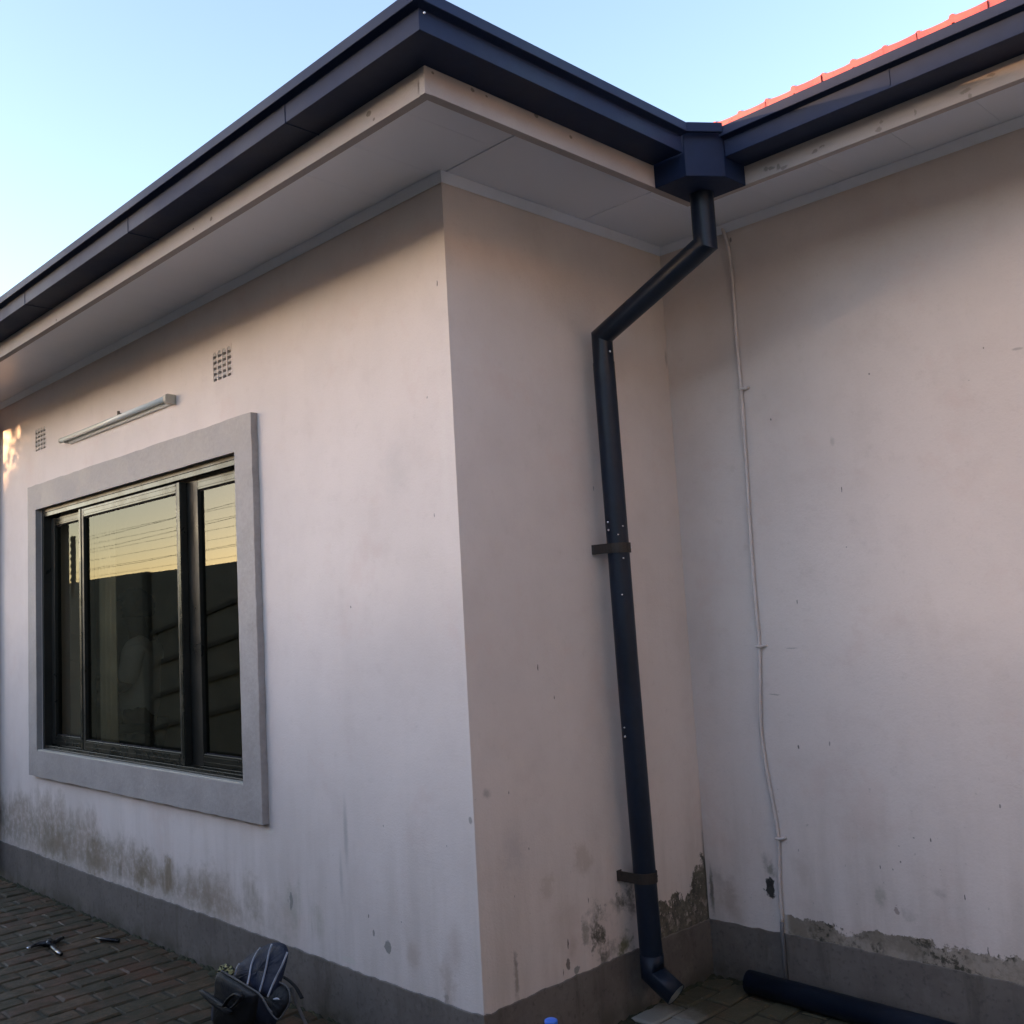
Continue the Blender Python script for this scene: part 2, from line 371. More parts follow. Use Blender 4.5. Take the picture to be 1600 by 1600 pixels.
def plinth_mat():
    t = NT('grey_plinth_paint'); p = t.pos()
    n = t.noise(p, 4, 6, .65); f = t.noise(p, 60, 4, .6)
    c = t.mix(t.ramp(n, .3, .7), (.135, .113, .102), (.186, .160, .144))
    c = t.mix(t.math('MULTIPLY', t.ramp(f, .52, .72), .55), c, (.075, .066, .06))
    c = t.mix(t.math('MULTIPLY', t.ramp(t.noise(p, 13, 6, .75), .52, .66), .5), c, (.21, .185, .17))
    c = t.mix(t.math('MULTIPLY', t.ramp(t.noise(t.vm('MULTIPLY', p, (12.0, 12.0, 2.0)), 1.0, 5, .7), .52, .7), .5), c, (.085, .072, .055))
    sep = t.n('ShaderNodeSeparateXYZ'); t.l(p, sep.inputs[0])
    low = t.math('MULTIPLY', t.ramp(sep.outputs[2], .09, .0), t.ramp(t.noise(p, 9, 4), .35, .6))
    c = t.mix(t.math('MULTIPLY', low, .75), c, (.07, .062, .042))
    t.bsdf(c, .62, 0, .35, t.math('ADD', t.math('MULTIPLY', f, .3), n), .4, .006); return t.m
M_PLINTH = plinth_mat()
M_SURR = simple('grey_surround_paint', (.355, .318, .305), .62, 0, .14, 7, .55, 40)
M_GUT = simple('navy_gutter_paint', (.006, .017, .050), .55, 0, .18, 3, .12, 25, .22)
M_PIPE = simple('navy_pipe_paint', (.006, .013, .026), .42, 0, .25, 5, .15, 30, .32)
M_PIPEIN = simple('bare_galvanised_steel', (.45, .50, .52), .35, .6, .12, 20)
M_RUST = simple('rusty_strap_steel', (.034, .024, .019), .6, .2, .3, 30, .4, 80)
M_RIVET = simple('bright_rivet', (.75, .77, .8), .25, .8, .05, 10)
M_CABLE = simple('painted_cable', (.60, .53, .51), .5, 0, .1, 12)
M_CABLEG = simple('grey_painted_cable', (.17, .16, .165), .55, 0, .1, 12)
M_ALU = simple('dark_bronze_aluminium', (.042, .046, .040), .27, .85, .1, 8)
M_ALU_SHADED = simple('shaded_bronze_aluminium', (.030, .030, .026), .35, .3, .15, 8)  # same bronze as the rails, colour darkened for shaded frame and stiles
M_WHITE = simple('white_enamel', (.78, .79, .76), .35, 0, .06, 8)
M_CAPP = simple('aged_lampholder_plastic', (.48, .44, .38), .5, 0, .1, 20)
def tube_glass():
    t = NT('frosted_tube_glass'); t.bsdf((.74, .78, .75), .16, 0, .6); return t.m
M_TUBE = tube_glass()
M_VENT = simple('airbrick_cement', (.52, .47, .44), .8, 0, .12, 30, .4, 90)
M_HOLE = simple('near_black', (.012, .010, .014), .9)
M_TILE = simple('red_roof_tile', (.52, .075, .055), .28, 0, .15, 14, .2, 40, .5, .3)
M_ROOF = simple('red_roof_sheet', (.40, .07, .05), .45, 0, .15, 5)
M_DARKROOM = simple('dim_interior_paint', (.30, .25, .19), .8, 0, .1, 2)
M_STEEL = simple('black_tool_steel', (.022, .022, .024), .3, .6, .3, 30)
M_STEELW = simple('worn_tool_steel', (.5, .5, .5), .25, 1, .1, 30)

def glass_mat():
    t = NT('reflective_bronze_glass')
    g = t.n('ShaderNodeBsdfGlossy'); g.inputs['Color'].default_value = (.178, .180, .160, 1); g.inputs['Roughness'].default_value = .004
    tr = t.n('ShaderNodeBsdfTransparent'); tr.inputs['Color'].default_value = (.86, .83, .76, 1)
    p = t.pos(); bp = t.n('ShaderNodeBump'); bp.inputs['Strength'].default_value = .02; bp.inputs['Distance'].default_value = .004
    t.l(t.noise(p, 2.2, 2), bp.inputs['Height']); t.l(bp.outputs[0], g.inputs['Normal'])
    mx = t.n('ShaderNodeMixShader'); mx.inputs[0].default_value = .42
    t.l(g.outputs[0], mx.inputs[2]); t.l(tr.outputs[0], mx.inputs[1]); t.l(mx.outputs[0], t.out.inputs[0]); return t.m
M_GLASS = glass_mat()
def glass_back():
    t = NT('bronze_glass_inner_face'); tr = t.n('ShaderNodeBsdfTransparent'); tr.inputs['Color'].default_value = (.95, .92, .86, 1); t.l(tr.outputs[0], t.out.inputs[0]); return t.m
M_GLASS2 = glass_back()

# ------------------------------------------------------------------ ground and paving
def ground_mat():
    t = NT('packed_earth'); p = t.pos(); n = t.noise(p, 1.5, 6, .65); f = t.noise(p, 40, 5, .7)
    c = t.mix(t.ramp(n, .3, .7), (.05, .04, .03), (.085, .07, .05)); c = t.mix(t.ramp(f, .4, .7), c, (.035, .03, .022))
    t.bsdf(c, .9, 0, .2, f, .6, .01); return t.m
bm = bmesh.new(); box(bm, -900, 900, -900, 900, -.6, -.028)
g = obj('ground', bm, ground_mat()); g['kind'] = 'structure'

def paver_mat():
    t = NT('worn_clay_paver'); p = t.pos(); oi = t.n('ShaderNodeObjectInfo')
    sep = t.n('ShaderNodeSeparateXYZ'); t.l(p, sep.inputs[0])
    n = t.noise(p, 7, 6, .65); f = t.noise(p, 70, 5, .7)
    c = t.mix(oi.outputs['Random'], (.098, .037, .018), (.118, .066, .034))
    c = t.mix(t.math('MULTIPLY', t.ramp(f, .45, .7), .5), c, (.035, .027, .02))
    grey = t.math('MULTIPLY', t.ramp(n, .38, .62), .75)
    c = t.mix(grey, c, (.062, .045, .025))
    moss = t.math('MULTIPLY', t.ramp(t.noise(p, 3.2, 6, .75), .42, .58), t.ramp(f, .28, .5))
    c = t.mix(t.math('MULTIPLY', moss, .75), c, (.030, .033, .017))
    # damp corner by the downpipe: olive film, plus cement droppings at the shoe
    damp = t.math('MULTIPLY', t.ramp(sep.outputs[0], -.15, .1), t.ramp(n, .3, .55, .35, .8))
    c = t.mix(damp, c, t.mix(f, (.12, .105, .07), (.055, .055, .03)))
    d = t.length(t.vm('MULTIPLY', t.vm('SUBTRACT', t.vm('ADD', p, t.vm('MULTIPLY', t.noise(p, 14, 4, .7, color=True), (.12, .12, 0))), (.16, .70, 0)), (5.5, 4.2, 0)))
    c = t.mix(t.math('MULTIPLY', t.ramp(d, 1.0, .45), .75), c, (.36, .37, .35))
    ch = t.ramp(t.noise(p, 90, 2, .5), .73, .77)
    c = t.mix(t.math('MULTIPLY', ch, .7), c, (.34, .33, .30))
    t.bsdf(c, t.ramp(n, .3, .7, .55, .85), 0, .35, t.math('ADD', f, n), .5, .005); return t.m
M_PAV = paver_mat()
M_JOINT = simple('damp_sand', (.040, .034, .021), .95, 0, .45, 9, .8, 60)
pave = boxo('paving', (-7.5, 4.2, -3.7, L - .004, -.2, -.0065), M_JOINT); pave['kind'] = 'structure'
def paver_mesh(k):
    r = random.Random(k); bm = bmesh.new(); x, y = .0485 - r.uniform(0, .002), .0985 - r.uniform(0, .004)
    def q(a, b, z, s): return bm.verts.new((a * s + r.uniform(-.0015, .0015), b * s + r.uniform(-.002, .002), z + r.uniform(-.0012, .0012)))
    o = []
    for z, ins in ((-.03, 0), (-.005, .0005), (0, .008)):
        o.append([bm.verts.new(((sx * (x - ins)) + r.uniform(-.0026, .0026), sy * (y - ins) + r.uniform(-.0035, .0035), z + (r.uniform(-.002, .002) if z == 0 else 0))) for sx, sy in ((-1, -1), (1, -1), (1, 0), (1, 1), (-1, 1), (-1, 0))])
    for a, b in zip(o, o[1:]):
        for j in range(6): bm.faces.new([a[j], a[(j + 1) % 6], b[(j + 1) % 6], b[j]])
    bm.faces.new(o[-1])
    bmesh.ops.recalc_face_normals(bm, faces=bm.faces)
    me = bpy.data.meshes.new('paver'); bm.to_mesh(me); bm.free(); me.materials.append(M_PAV); return me
PM = [paver_mesh(k) for k in range(8)]
rp = random.Random(11); far = bmesh.new(); near = []
xi = 0; x = -7.4
while x < 3.6:
    y = -3.55 + (0 if xi % 2 else .1); xi += 1
    end = -.010 if x < .055 else L - .012
    if x < .055 and x > -.05: x = .058
    end = -.010 if x < .055 else L - .012
    while y - .0985 < end - .02:
        k = 1.0; yy = y
        if y + .0985 > end: k = (end - (y - .0985)) / .197; yy = (end + y - .0985) / 2
        near.append((Vector((x + rp.uniform(-.002, .002), yy + rp.uniform(-.002, .002), rp.uniform(-.004, .002))), k)); y += .2
    x += .1003
def vis(p):
    d = p - CAM; z = d.dot(CF)
    if z < .1: return -1
    u = 800 + PPX + FPX * d.dot(CR) / z; v = 800 + PPY - FPX * d.dot(CU) / z
    if not (-60 < u < 1660 and 0 < v < 1680): return -1
    return 1 / z
near.sort(key=lambda p: -vis(p[0]))
for i, (p, k) in enumerate(near):
    if i < 295 and vis(p) > 0:
        o = bpy.data.objects.new('paver', PM[rp.randrange(8)]); o.location = p
        o.rotation_euler = (rp.uniform(-.018, .018), rp.uniform(-.022, .022), rp.uniform(-.03, .03)); o.scale.y = k; link(o, pave)
    else: box(far, p.x - .0475, p.x + .0475, p.y - .0975 * k, p.y + .0975 * k, -.03, p.z)
o = obj('paver_field', far, M_PAV, pave); o['kind'] = 'stuff'

M_MOSS = simple('dark_moss', (.034, .034, .016), .95, 0, .45, 30, .9, 140)
def moss(fn, a, b, wmax, seed):
    r = random.Random(seed); bm = bmesh.new(); t = a
    while t < b:
        w_ = wmax * max(.15, r.gauss(.45, .3)); ln = r.uniform(.012, .05)
        if r.random() < .8:
            c = [bm.verts.new(fn(t + ln * dx, w_ * dy, -.004 if e_ else r.uniform(.003, .011))) for dx, dy, e_ in ((-1, 0, 1), (-.6, .9, 1), (.3, 1.1, 1), (1, .4, 1), (.8, 0, 1), (0, .35, 0), (-.4, .25, 0), (.4, .3, 0))]
            for f in ((0, 1, 6), (1, 5, 6), (1, 2, 5), (2, 7, 5), (2, 3, 7), (3, 4, 7), (0, 6, 4), (6, 5, 7), (6, 7, 4)): bm.faces.new([c[i] for i in f])
        t += ln * r.uniform(.5, 1.3)
    return bm
bm = moss(lambda t, d, z: (t, -.007 - d, z), -5, .0, .035, 1)
o = obj('moss', bm, M_MOSS, pave, True); o['kind'] = 'stuff'
bm = moss(lambda t, d, z: (.0075 + d, t, z), .0, L - .01, .045, 2)
o = obj('moss', bm, M_MOSS, pave, True); o['kind'] = 'stuff'
bm = moss(lambda t, d, z: (t, L - .007 - d, z), .01, 2.5, .045, 3)
o = obj('moss', bm, M_MOSS, pave, True); o['kind'] = 'stuff'

# ------------------------------------------------------------------ house
house = thing('house', 'pink plastered house corner with grey plinth, window and deep navy-guttered eaves', 'house')
WX0, WX1, WZ0, WZ1 = -3.405, -1.272, .758, 2.067       # window opening
V1 = (-1.482, -1.318, 2.398, 2.532); V2 = (-3.486, -3.322, 2.406, 2.540)
grid_wall('front_wall', M_A, house, 1, 0.0, .22, [-7, -5, V2[0], V2[1], WX0, WX1, V1[0], V1[1], 0], [-.05, .3, WZ0, WZ1, V1[2], V1[3], V2[2], V2[3], 3.0],
          [(WX0, WX1, WZ0, WZ1), V1, V2])
bm = bmesh.new(); box(bm, -.22, 0, .221, L, -.05, 3.0); box(bm, -.22, -.0, .2201, .2205, -.05, 3.0)
bm.free()
bm = bmesh.new(); box(bm, -.22, -.0002, .2202, L + .22, -.05, 3.0); obj('side_wall', bm, M_B, house)
# skin of the side wall, running forward to the corner so the arris carries the side wall's own stains
bm = bmesh.new(); box(bm, 0, .0015, -.0012, L - .0001, -.05, 3.0); obj('side_wall_plaster', bm, M_B, house)
bm = bmesh.new(); box(bm, .0, 6.5, L, L + .22, -.05, 3.0); obj('back_wall', bm, M_C, house)
# plinth: 5 mm proud, hand-cut wavering top edge
def plinth(name, fn, a, b, n, seed):
    r = random.Random(seed); bm = bmesh.new(); prev = None
    for i in range(n + 1):
        t = a + (b - a) * i / n; z = ZP + r.uniform(-.0028, .0028) + .003 * math.sin(t * 3.1)
        ring = [bm.verts.new(fn(t, d, zz)) for d, zz in ((.0, -.05), (.005, -.05), (.005, z - .002), (.0035, z), (.0, z))]
        if prev:
            for j in range(5): bm.faces.new([prev[j], prev[(j + 1) % 5], ring[(j + 1) % 5], ring[j]])
        else: bm.faces.new(ring)
        prev = ring
    bm.faces.new(prev); return obj(name, bm, M_PLINTH, house)
plinth('plinth', lambda t, d, z: (t, -.0015 - d, z), -7, .0065, 240, 1)
plinth('plinth', lambda t, d, z: (.0018 + d, t, z), -.0062, L - .001, 70, 2)
plinth('plinth', lambda t, d, z: (t, L - .0005 - d, z), .0072, 6.4, 220, 3)
# cornice
def corn(path):
    bm = bmesh.new(); sweep(bm, path, [(0, 0), (0, -.028), (.004, -.030), (.020, -.005), (.022, 0)]); return obj('cornice', bm, M_CORNICE, house)
zc = HS - .001
corn([(-7, -.001, zc), (.002, -.001, zc), (.002, L - .001, zc), (6.4, L - .001, zc)])
# soffit boards
SB = .25
def sboard(x0, x1, y0, y1):
    boxo('soffit_board', (x0 + .0003, x1 - .0003, y0 + .0011, y1 - .0011, HS, HS + .012), M_SOFFIT, house, bevel=.0006)
x = E - .022
while x > -6.6:
    sboard(max(-6.6, x - SB), x, -E + .022, 0); x -= SB
y = .003
yl = L - E + .02
sboard(0, E - .022, .003, yl - .0)
sboard(0, .30, yl, L)
x = .30
while x < 3.05:
    sboard(x, x + SB, L - E + .022, L); x += SB
boxo('eave_lining', (-6.6, E - .03, -E + .03, L - .01, HS + .016, HS + .02), M_HOLE, house)
boxo('eave_lining', (E - .0295, 3.35, L - E + .03, L - .01, HS + .016, HS + .02), M_HOLE, house)
# fascia boards
def fascia(path, jog=0):
    bm = bmesh.new(); sweep(bm, path, [(0, ZF), (0, 2.80), (-.030, 2.80), (-.030, ZF + .002)]); return obj('fascia_board', bm, M_FASCIA, house, bevel=.0015)
fascia([(-6.6, -E, 0), (E - .0225, -E, 0)])
fascia([(E, -E - .0, 0), (E, L - E - .0, 0)])
fascia([(E + .0005, L - E, 0), (3.35, L - E, 0)])
boxo('fascia_corner_strip', (E - .0225, E - .0005, -E - .003, -E + .018, ZF - .001, 2.80), M_FASCIA, house)
# gutters : open trough with rolled-out front lip
GW, GB = .112, 2.737
def gprof(w=.0):
    return [(0, .10), (0, 0), (GW, 0), (GW, .053), (GW + .026, .057), (GW + .026, .086), (GW + .018, .089), (GW + .018, .064), (GW - .004, .060), (GW - .004, .004), (.004, .004), (.004, .10)]
def gutter(path, label=None):
    bm = bmesh.new(); sweep(bm, path, gprof()); return obj('gutter', bm, M_GUT, house, bevel=.0016, label=label)
BXY = .432                                  # where the rainwater head meets the side gutter
gA = gutter([(-6.6, -E - .001, GB), (E + .001, -E - .001, GB), (E + .001, BXY, GB)])
gC = gutter([(.70, L - E - .001, GB - .010), (3.35, L - E - .001, GB - .008)])
# joint collars on the gutter lengths
def collar(x, yb, parent):
    bm = bmesh.new(); sweep(bm, [(x, yb, GB), (x + .0035, yb, GB)], [(0, -.002), (GW + .002, -.002), (GW + .002, .054), (GW - .001, .054), (GW - .001, -.0005), (0, -.0005)])
    obj('joint', bm, M_GUT, parent)
for u, v in ((445, 176), (200, 356), (39, 470)):
    collar(pix(u, v, 1, -E - GW).x, -E - .001, gA)
collar(pix(1389, 125, 1, L - E - GW).x, L - E - .001, gC)
bm = bmesh.new(); bmesh.ops.create_uvsphere(bm, u_segments=8, v_segments=6, radius=.003, matrix=Matrix.Translation(pix(663, 20, 1, -E - GW - .002))); obj('rivet', bm, M_RIVET, gA, True)
# rainwater head in the internal angle
head_z0, head_z1 = 2.664, 2.803
hp = [(E + .001, BXY), (E + GW + .001, BXY - .004), (E + GW + .016, BXY + .004), (.703, L - E - GW - .016), (.697, L - E - .001), (E + .001, L - E - .001)]
hp = [(E + .001, BXY + .004), (E + GW + .004, BXY + .006), (.6985, L - E - GW - .004), (.6985, L - E - .001), (E + .001, L - E - .001)]
bm = bmesh.new(); prism(bm, [(x, y, head_z0) for x, y in hp], (0, 0, head_z1 - head_z0))
head = obj('rainwater_head', bm, M_GUT, house, bevel=.002)
bm = bmesh.new()
c0 = Vector((.60, .60, 0))
op = [(E + GW + .024, BXY - .005), (.712, L - E - GW - .026)]
dv = Vector((op[1][0] - op[0][0], op[1][1] - op[0][1], 0)).normalized(); nv = Vector((dv.y, -dv.x, 0))
a = Vector((*op[0], 2.794)); b = Vector((*op[1], 2.794))
prism(bm, [a - nv * .01, a + nv * .004, b + nv * .004, b - nv * .01], (0, 0, .030)); obj('lip', bm, M_GUT, head, bevel=.002)
# roof slopes, hidden valley and the tile edge seen over the back gutter
tp = math.tan(math.radians(11)); D = 3.0; z0 = 2.80
def rp_(x, y, d, zz=z0): return Vector((x, y, zz + d * tp))
bm = bmesh.new()
for poly in ([rp_(E, -E, 0), rp_(-6.6, -E, 0), rp_(-6.6, D - E, D), rp_(E - D, D - E, D)],
             [rp_(E, -E, 0), rp_(E - D, D - E, D), rp_(E - D, L - E + D, D), rp_(E, L - E, 0)],
             [rp_(E, L - E, 0), rp_(E - D, L - E + D, D), rp_(3.35, L - E + D, D), rp_(3.35, L - E, 0)]):
    prism(bm, poly, (0, 0, .012))
roof = obj('roof', bm, M_ROOF, house)
def tile_mesh():
    bm = bmesh.new(); w = .0905; pr = [(0, .0), (.003, .006), (.008, .0075), (.013, .006), (.016, .001), (.045, -.001), (.07, -.001), (w + .004, .001)]
    Ln = .30
    r = []
    for y, dz in ((0, -.024), (0, 0), (.012, .001), (Ln, .0)):
        r.append([bm.verts.new((x, y, z + dz + y * tp * 1.35)) for x, z in pr])
    for a, b in zip(r, r[1:]):
        for j in range(len(pr) - 1): bm.faces.new([a[j], a[j + 1], b[j + 1], b[j]])
    bmesh.ops.recalc_face_normals(bm, faces=bm.faces)
    me = bpy.data.meshes.new('tile'); bm.to_mesh(me); bm.free(); me.materials.append(M_TILE)
    return me
TM = tile_mesh(); x = .655; rt = random.Random(5)
while x < 3.25:
    for row in range(3):
        o = bpy.data.objects.new('tile', TM); o.location = (x, L - E - .100 + row * .27 + rt.uniform(-.004, .004), 2.852 + row * .27 * tp * 1.3 + row * .006 + rt.uniform(-.0015, .0015))
        o.rotation_euler = (rt.uniform(-.01, .01), rt.uniform(-.02, .02), rt.uniform(-.01, .01)); link(o, roof)
    x += .0905
# ------------------------------------------------------------------ window
bm = bmesh.new()
rs = random.Random(9)
SX0, SX1, SZ0, SZ1, SY = -3.522, -1.139, .621, 2.206, -.030
def ring_pts(x0, x1, z0, z1, n, j):
    P = []
    for a, b in (((x0, z0), (x1, z0)), ((x1, z0), (x1, z1)), ((x1, z1), (x0, z1)), ((x0, z1), (x0, z0))):
        for i in range(n):
            t = i / n; k = 0 if i == 0 else j
            P.append((a[0] + (b[0] - a[0]) * t + rs.uniform(-k, k), a[1] + (b[1] - a[1]) * t + rs.uniform(-k, k)))
    return P
outer = ring_pts(SX0, SX1, SZ0, SZ1, 40, .0022); inner = ring_pts(WX0, WX1, WZ0, WZ1, 40, .0006)
R = [[bm.verts.new((x, y, z)) for x, z in P] for P, y in ((outer, -.0005), (outer, SY + .003), ([(x * .9995 + .0005 * -2.33, z * .9995 + .0007) for x, z in outer], SY), (inner, SY), (inner, -.0005))]
for a, b in zip(R, R[1:]):
    for j in range(len(a)): bm.faces.new([a[j], a[(j + 1) % len(a)], b[(j + 1) % len(a)], b[j]])
obj('window_surround', bm, M_SURR, house)
win = bpy.data.objects.new('window', None); link(win, house)
def frame_ring(name, x0, x1, z0, z1, y0, y1, wl, wr, wb, wt, m, bev=.0015):
    bm = bmesh.new(); box(bm, x0, x0 + wl, y0, y1, z0, z1); box(bm, x1 - wr, x1, y0, y1, z0, z1)
    box(bm, x0 + wl + .0003, x1 - wr - .0003, y0 + .0006, y1, z0, z0 + wb); box(bm, x0 + wl + .0003, x1 - wr - .0003, y0 + .0006, y1, z1 - wt, z1)
    return obj(name, bm, m, win, bevel=bev)
frame_ring('frame', WX0 + .001, WX1 - .001, WZ0 + .001, WZ1 - .001, .003, .100, .022, .022, .012, .018, M_ALU_SHADED)
def rails(z, y0, y1, h):
    boxo('track', (WX0 + .024, WX1 - .024, y0, y1, z, z + h), M_ALU, win, bevel=.001)
rails(WZ0 + .0135, .004, .007, .014); rails(WZ0 + .0135, .042, .0445, .016); rails(WZ0 + .0135, .082, .086, .018)
rails(WZ1 - .042, .004, .009, .022)
def sash(x0, x1, y0, dep, wl, wr):
    z0, z1 = WZ0 + .03, WZ1 - .05; gy = y0 + dep * .55
    for n, d in (('stile', (x0, x0 + wl, y0, y0 + dep, z0, z1)), ('stile', (x1 - wr, x1, y0, y0 + dep, z0, z1)),
                 ('rail', (x0 + wl + .0004, x1 - wr - .0004, y0 + .001, y0 + dep, z0, z0 + .050)), ('rail', (x0 + wl + .0004, x1 - wr - .0004, y0 + .001, y0 + dep, z1 - .044, z1))):
        o = boxo(n, d, M_ALU if n == 'rail' else M_ALU_SHADED, win, bevel=.0015)
        if n == 'rail':   # two beads moulded along each rail
            zz = (d[4] + d[5]) / 2
            for k in (-.012, .010): boxo('bead', (d[0], d[1], y0 - .002, y0 + .0005, zz + k, zz + k + .005), M_ALU, win)
    boxo('rail_gasket', (x0 + wl, x1 - wr, gy - .006, gy - .0015, z0 + .050, z0 + .054), M_HOLE, win)
    boxo('rail_gasket', (x0 + wl, x1 - wr, gy - .006, gy - .0015, z1 - .049, z1 - .044), M_HOLE, win)
    bm = bmesh.new(); box(bm, x0 + wl - .004, x1 - wr + .004, gy, gy + .005, z0 + .045, z1 - .04); o = obj('pane', bm, M_GLASS, win)
    o.data.materials.append(M_GLASS2)
    for f in o.data.polygons: f.material_index = 0 if f.normal.y < -.5 else 1
sash(-2.911, -1.812, .012, .030, .050, .042)
sash(-3.381, -2.87, .046, .030, .045, .05)
sash(-1.845, -1.296, .046, .030, .125, .03)
for x0, x1 in ((-2.911, -2.888), (-1.834, -1.8125)):     # lighter strips put in for the sky-lit front faces of the meeting stiles
    boxo('lit_stile_face', (x0, x1, .008, .0115, WZ0 + .03, WZ1 - .05), M_ALU, win, bevel=.001)
boxo('sill', (WX0, WX1, -.026, .0025, WZ0 - .004, WZ0 + .006), M_CAPP, win, bevel=.002)
# room behind the glass
bm = bmesh.new()
for d in ((-4.6, -.24, 3.6, 3.7, .1, 2.7), (-4.7, -4.6, .221, 3.7, .1, 2.7), (-.24, -.2205, .221, 3.7, .1, 2.7), (-4.6, -.24, .221, 3.6, .0, .1), (-4.6, -.24, .221, 3.6, 2.62, 2.7)): box(bm, *d)
obj('room_lining', bm, M_DARKROOM, house)

# ------------------------------------------------------------------ air bricks
def air_brick(V, nm):
    x0, x1, z0, z1 = V; ab = bpy.data.objects.new('air_brick', None); link(ab, house)
    boxo('dark_backplate', (x0, x1, .10, .12, z0, z1), M_HOLE, ab)  # near-black plate paints in the dark behind the grille holes
    n = 4; w = (x1 - x0); bar = .0095; cw = (w - bar * 5) / 4
    bm = bmesh.new()
    for i in range(5):
        a = x0 + i * (bar + cw); box(bm, a, a + bar, -.0008, .03, z0, z1)
    for i in range(4):
        a = x0 + bar + i * (bar + cw); r = cw / 2; cx = a + r; zt = z1 - .008 - r; K = 8
        for k in range(K):
            t0 = math.pi * (1 - k / K); t1 = math.pi * (1 - (k + 1) / K)
            p0 = (cx + r * math.cos(t0), zt + r * math.sin(t0)); p1 = (cx + r * math.cos(t1), zt + r * math.sin(t1))
            prism(bm, [(p0[0], -.0006, p0[1]), (p1[0], -.0006, p1[1]), (p1[0], -.0006, z1), (p0[0], -.0006, z1)], (0, .03, 0))
    obj('grille', bm, M_A, ab)
    ph = (z1 - z0 - .012) / 5
    for i in range(4):
        a = x0 + bar + i * (bar + cw)
        for k in range(5):
            zb = z0 + k * ph
            hh = ph * .50 if k < 4 else ph * .62
            boxo('slat', (a + .0002, a + cw - .0002, .0012, .05, zb + ph * .5, zb + ph * .5 + hh), M_VENT, ab)
air_brick(V1, 'a'); air_brick(V2, 'b')

# ------------------------------------------------------------------ downpipe
PR = .037
px_, pyt, pyb = .082, .663, .700
ox, oy = .573, .598
dp = bpy.data.objects.new('downpipe', None); link(dp, house)
bm = bmesh.new()
tube(bm, [(ox, oy, 2.672), (ox, oy, 2.50), (px_, pyt, 2.325), (px_, pyt + .0, 2.20)], PR, 24, cap=False)
obj('offset_bend', bm, M_PIPE, dp, False)
me = dp.children[0].data
for f in me.polygons: f.use_smooth = True
def smooth_ang(o):
    for f in o.data.polygons: f.use_smooth = True
    m = o.modifiers.new('es', 'EDGE_SPLIT'); m.split_angle = math.radians(24)
smooth_ang(dp.children[0])
bm = bmesh.new(); tube(bm, [(px_, pyt, 2.23), (px_ - .001, (pyt + pyb) / 2, 1.2), (px_ + .003, pyb, .165), ], PR + .0015, 24, cap=False)
smooth_ang(obj('pipe', bm, M_PIPE, dp))
# shoe: kicked out, hollow, bare metal inside
bm = bmesh.new()
A0 = Vector((px_ + .003, pyb, .21)); A1 = Vector((px_ + .003, pyb, .150)); A2 = Vector((px_ + .085, pyb + .010, .094))
r1 = tube(bm, [A0, A1, A2], PR + .003, 24, cap=False)
shoe = obj('shoe', bm, M_PIPE, dp); smooth_ang(shoe); so = shoe.modifiers.new('s', 'SOLIDIFY'); so.thickness = .0015
bm = bmesh.new(); tube(bm, [A1.lerp(A2, .15), A2 - (A2 - A1).normalized() * .001], PR - .0005, 24, cap=False)
o = obj('shoe_lining', bm, M_PIPEIN, shoe, True); so = o.modifiers.new('s', 'SOLIDIFY'); so.thickness = .0008
def strap(z, y, tab):
    bm = bmesh.new(); P = []; R2 = PR + .0035
    pts = [(.004, tab), (.004, -R2 - .006), (.012, -R2 - .002), (px_ - .01, -R2)]
    for k in range(13):
        a = math.radians(-100 + 200 * k / 12); pts.append((px_ + R2 * math.cos(a), R2 * math.sin(a)))
    pts += [(.002, R2 + .003)]
    prev = None
    for x, yy in pts:
        v = [bm.verts.new((x, y + yy, z - .017)), bm.verts.new((x, y + yy, z + .017))]
        if prev: bm.faces.new([prev[0], v[0], v[1], prev[1]])
        prev = v
    o = obj('bracket', bm, M_RUST, dp); s = o.modifiers.new('s', 'SOLIDIFY'); s.thickness = .003; s.offset = 1
    return o
def bump_at(parent, P, r, m, name='rivet', sq=.5):
    bm = bmesh.new(); bmesh.ops.create_uvsphere(bm, u_segments=8, v_segments=6, radius=r, matrix=Matrix.Translation(P)); return obj(name, bm, m, parent, True)
def ypipe(z): return pyt + (pyb - pyt) * (2.23 - z) / 2.06
for z in (1.572, .462):
    tab = pix(*((930, 855) if z > 1 else (972, 1372)), 0, .004).y - ypipe(z)
    b = strap(z, ypipe(z), tab); bump_at(b, (.007, ypipe(z) + tab + .012, z), .005, M_RUST, 'screw'); bump_at(b, (px_ + (PR + .006) * math.cos(.75), ypipe(z) + (PR + .006) * math.sin(.75), z), .003, M_RIVET, 'screw')
bend = dp.children[0]; pipe = dp.children[1]
def rivet(u, v, r=.003):
    # on the pipe skin: intersect the pixel ray with the vertical cylinder
    d = CR * ((u - 800 - PPX) / FPX) - CU * ((v - 800 - PPY) / FPX) + CF
    zg = 1.376 - (v - 940) * .00205; cx, cy = px_, ypipe(zg); R_ = PR + .0015
    ax, ay = CAM.x - cx, CAM.y - cy; a = d.x ** 2 + d.y ** 2; b = 2 * (ax * d.x + ay * d.y); c = ax * ax + ay * ay - R_ * R_
    q = b * b - 4 * a * c
    if q < 0: q = 0
    t = (-b - math.sqrt(q)) / (2 * a); bump_at(pipe, CAM + d * t, r, M_RIVET)
for u, v in ((950, 816), (951, 828), (973, 822), (966, 835), (974, 872), (972, 929), (976, 1137), (977, 1151), (953, 549)): rivet(u, v, rp.uniform(.0030, .0044))
# far-left painted downpipe at the frame edge
bm = bmesh.new(); tube(bm, [(-4.075, -.045, 2.72), (-4.075, -.045, .05)], .034, 16); o = obj('painted_downpipe', bm, M_FASCIA, house, True)
bm = bmesh.new(); tube(bm, [(-4.075, -.045, .31), (-4.075, -.045, .40)], .042, 16); o = obj('collar', bm, M_HOLE, o, True)

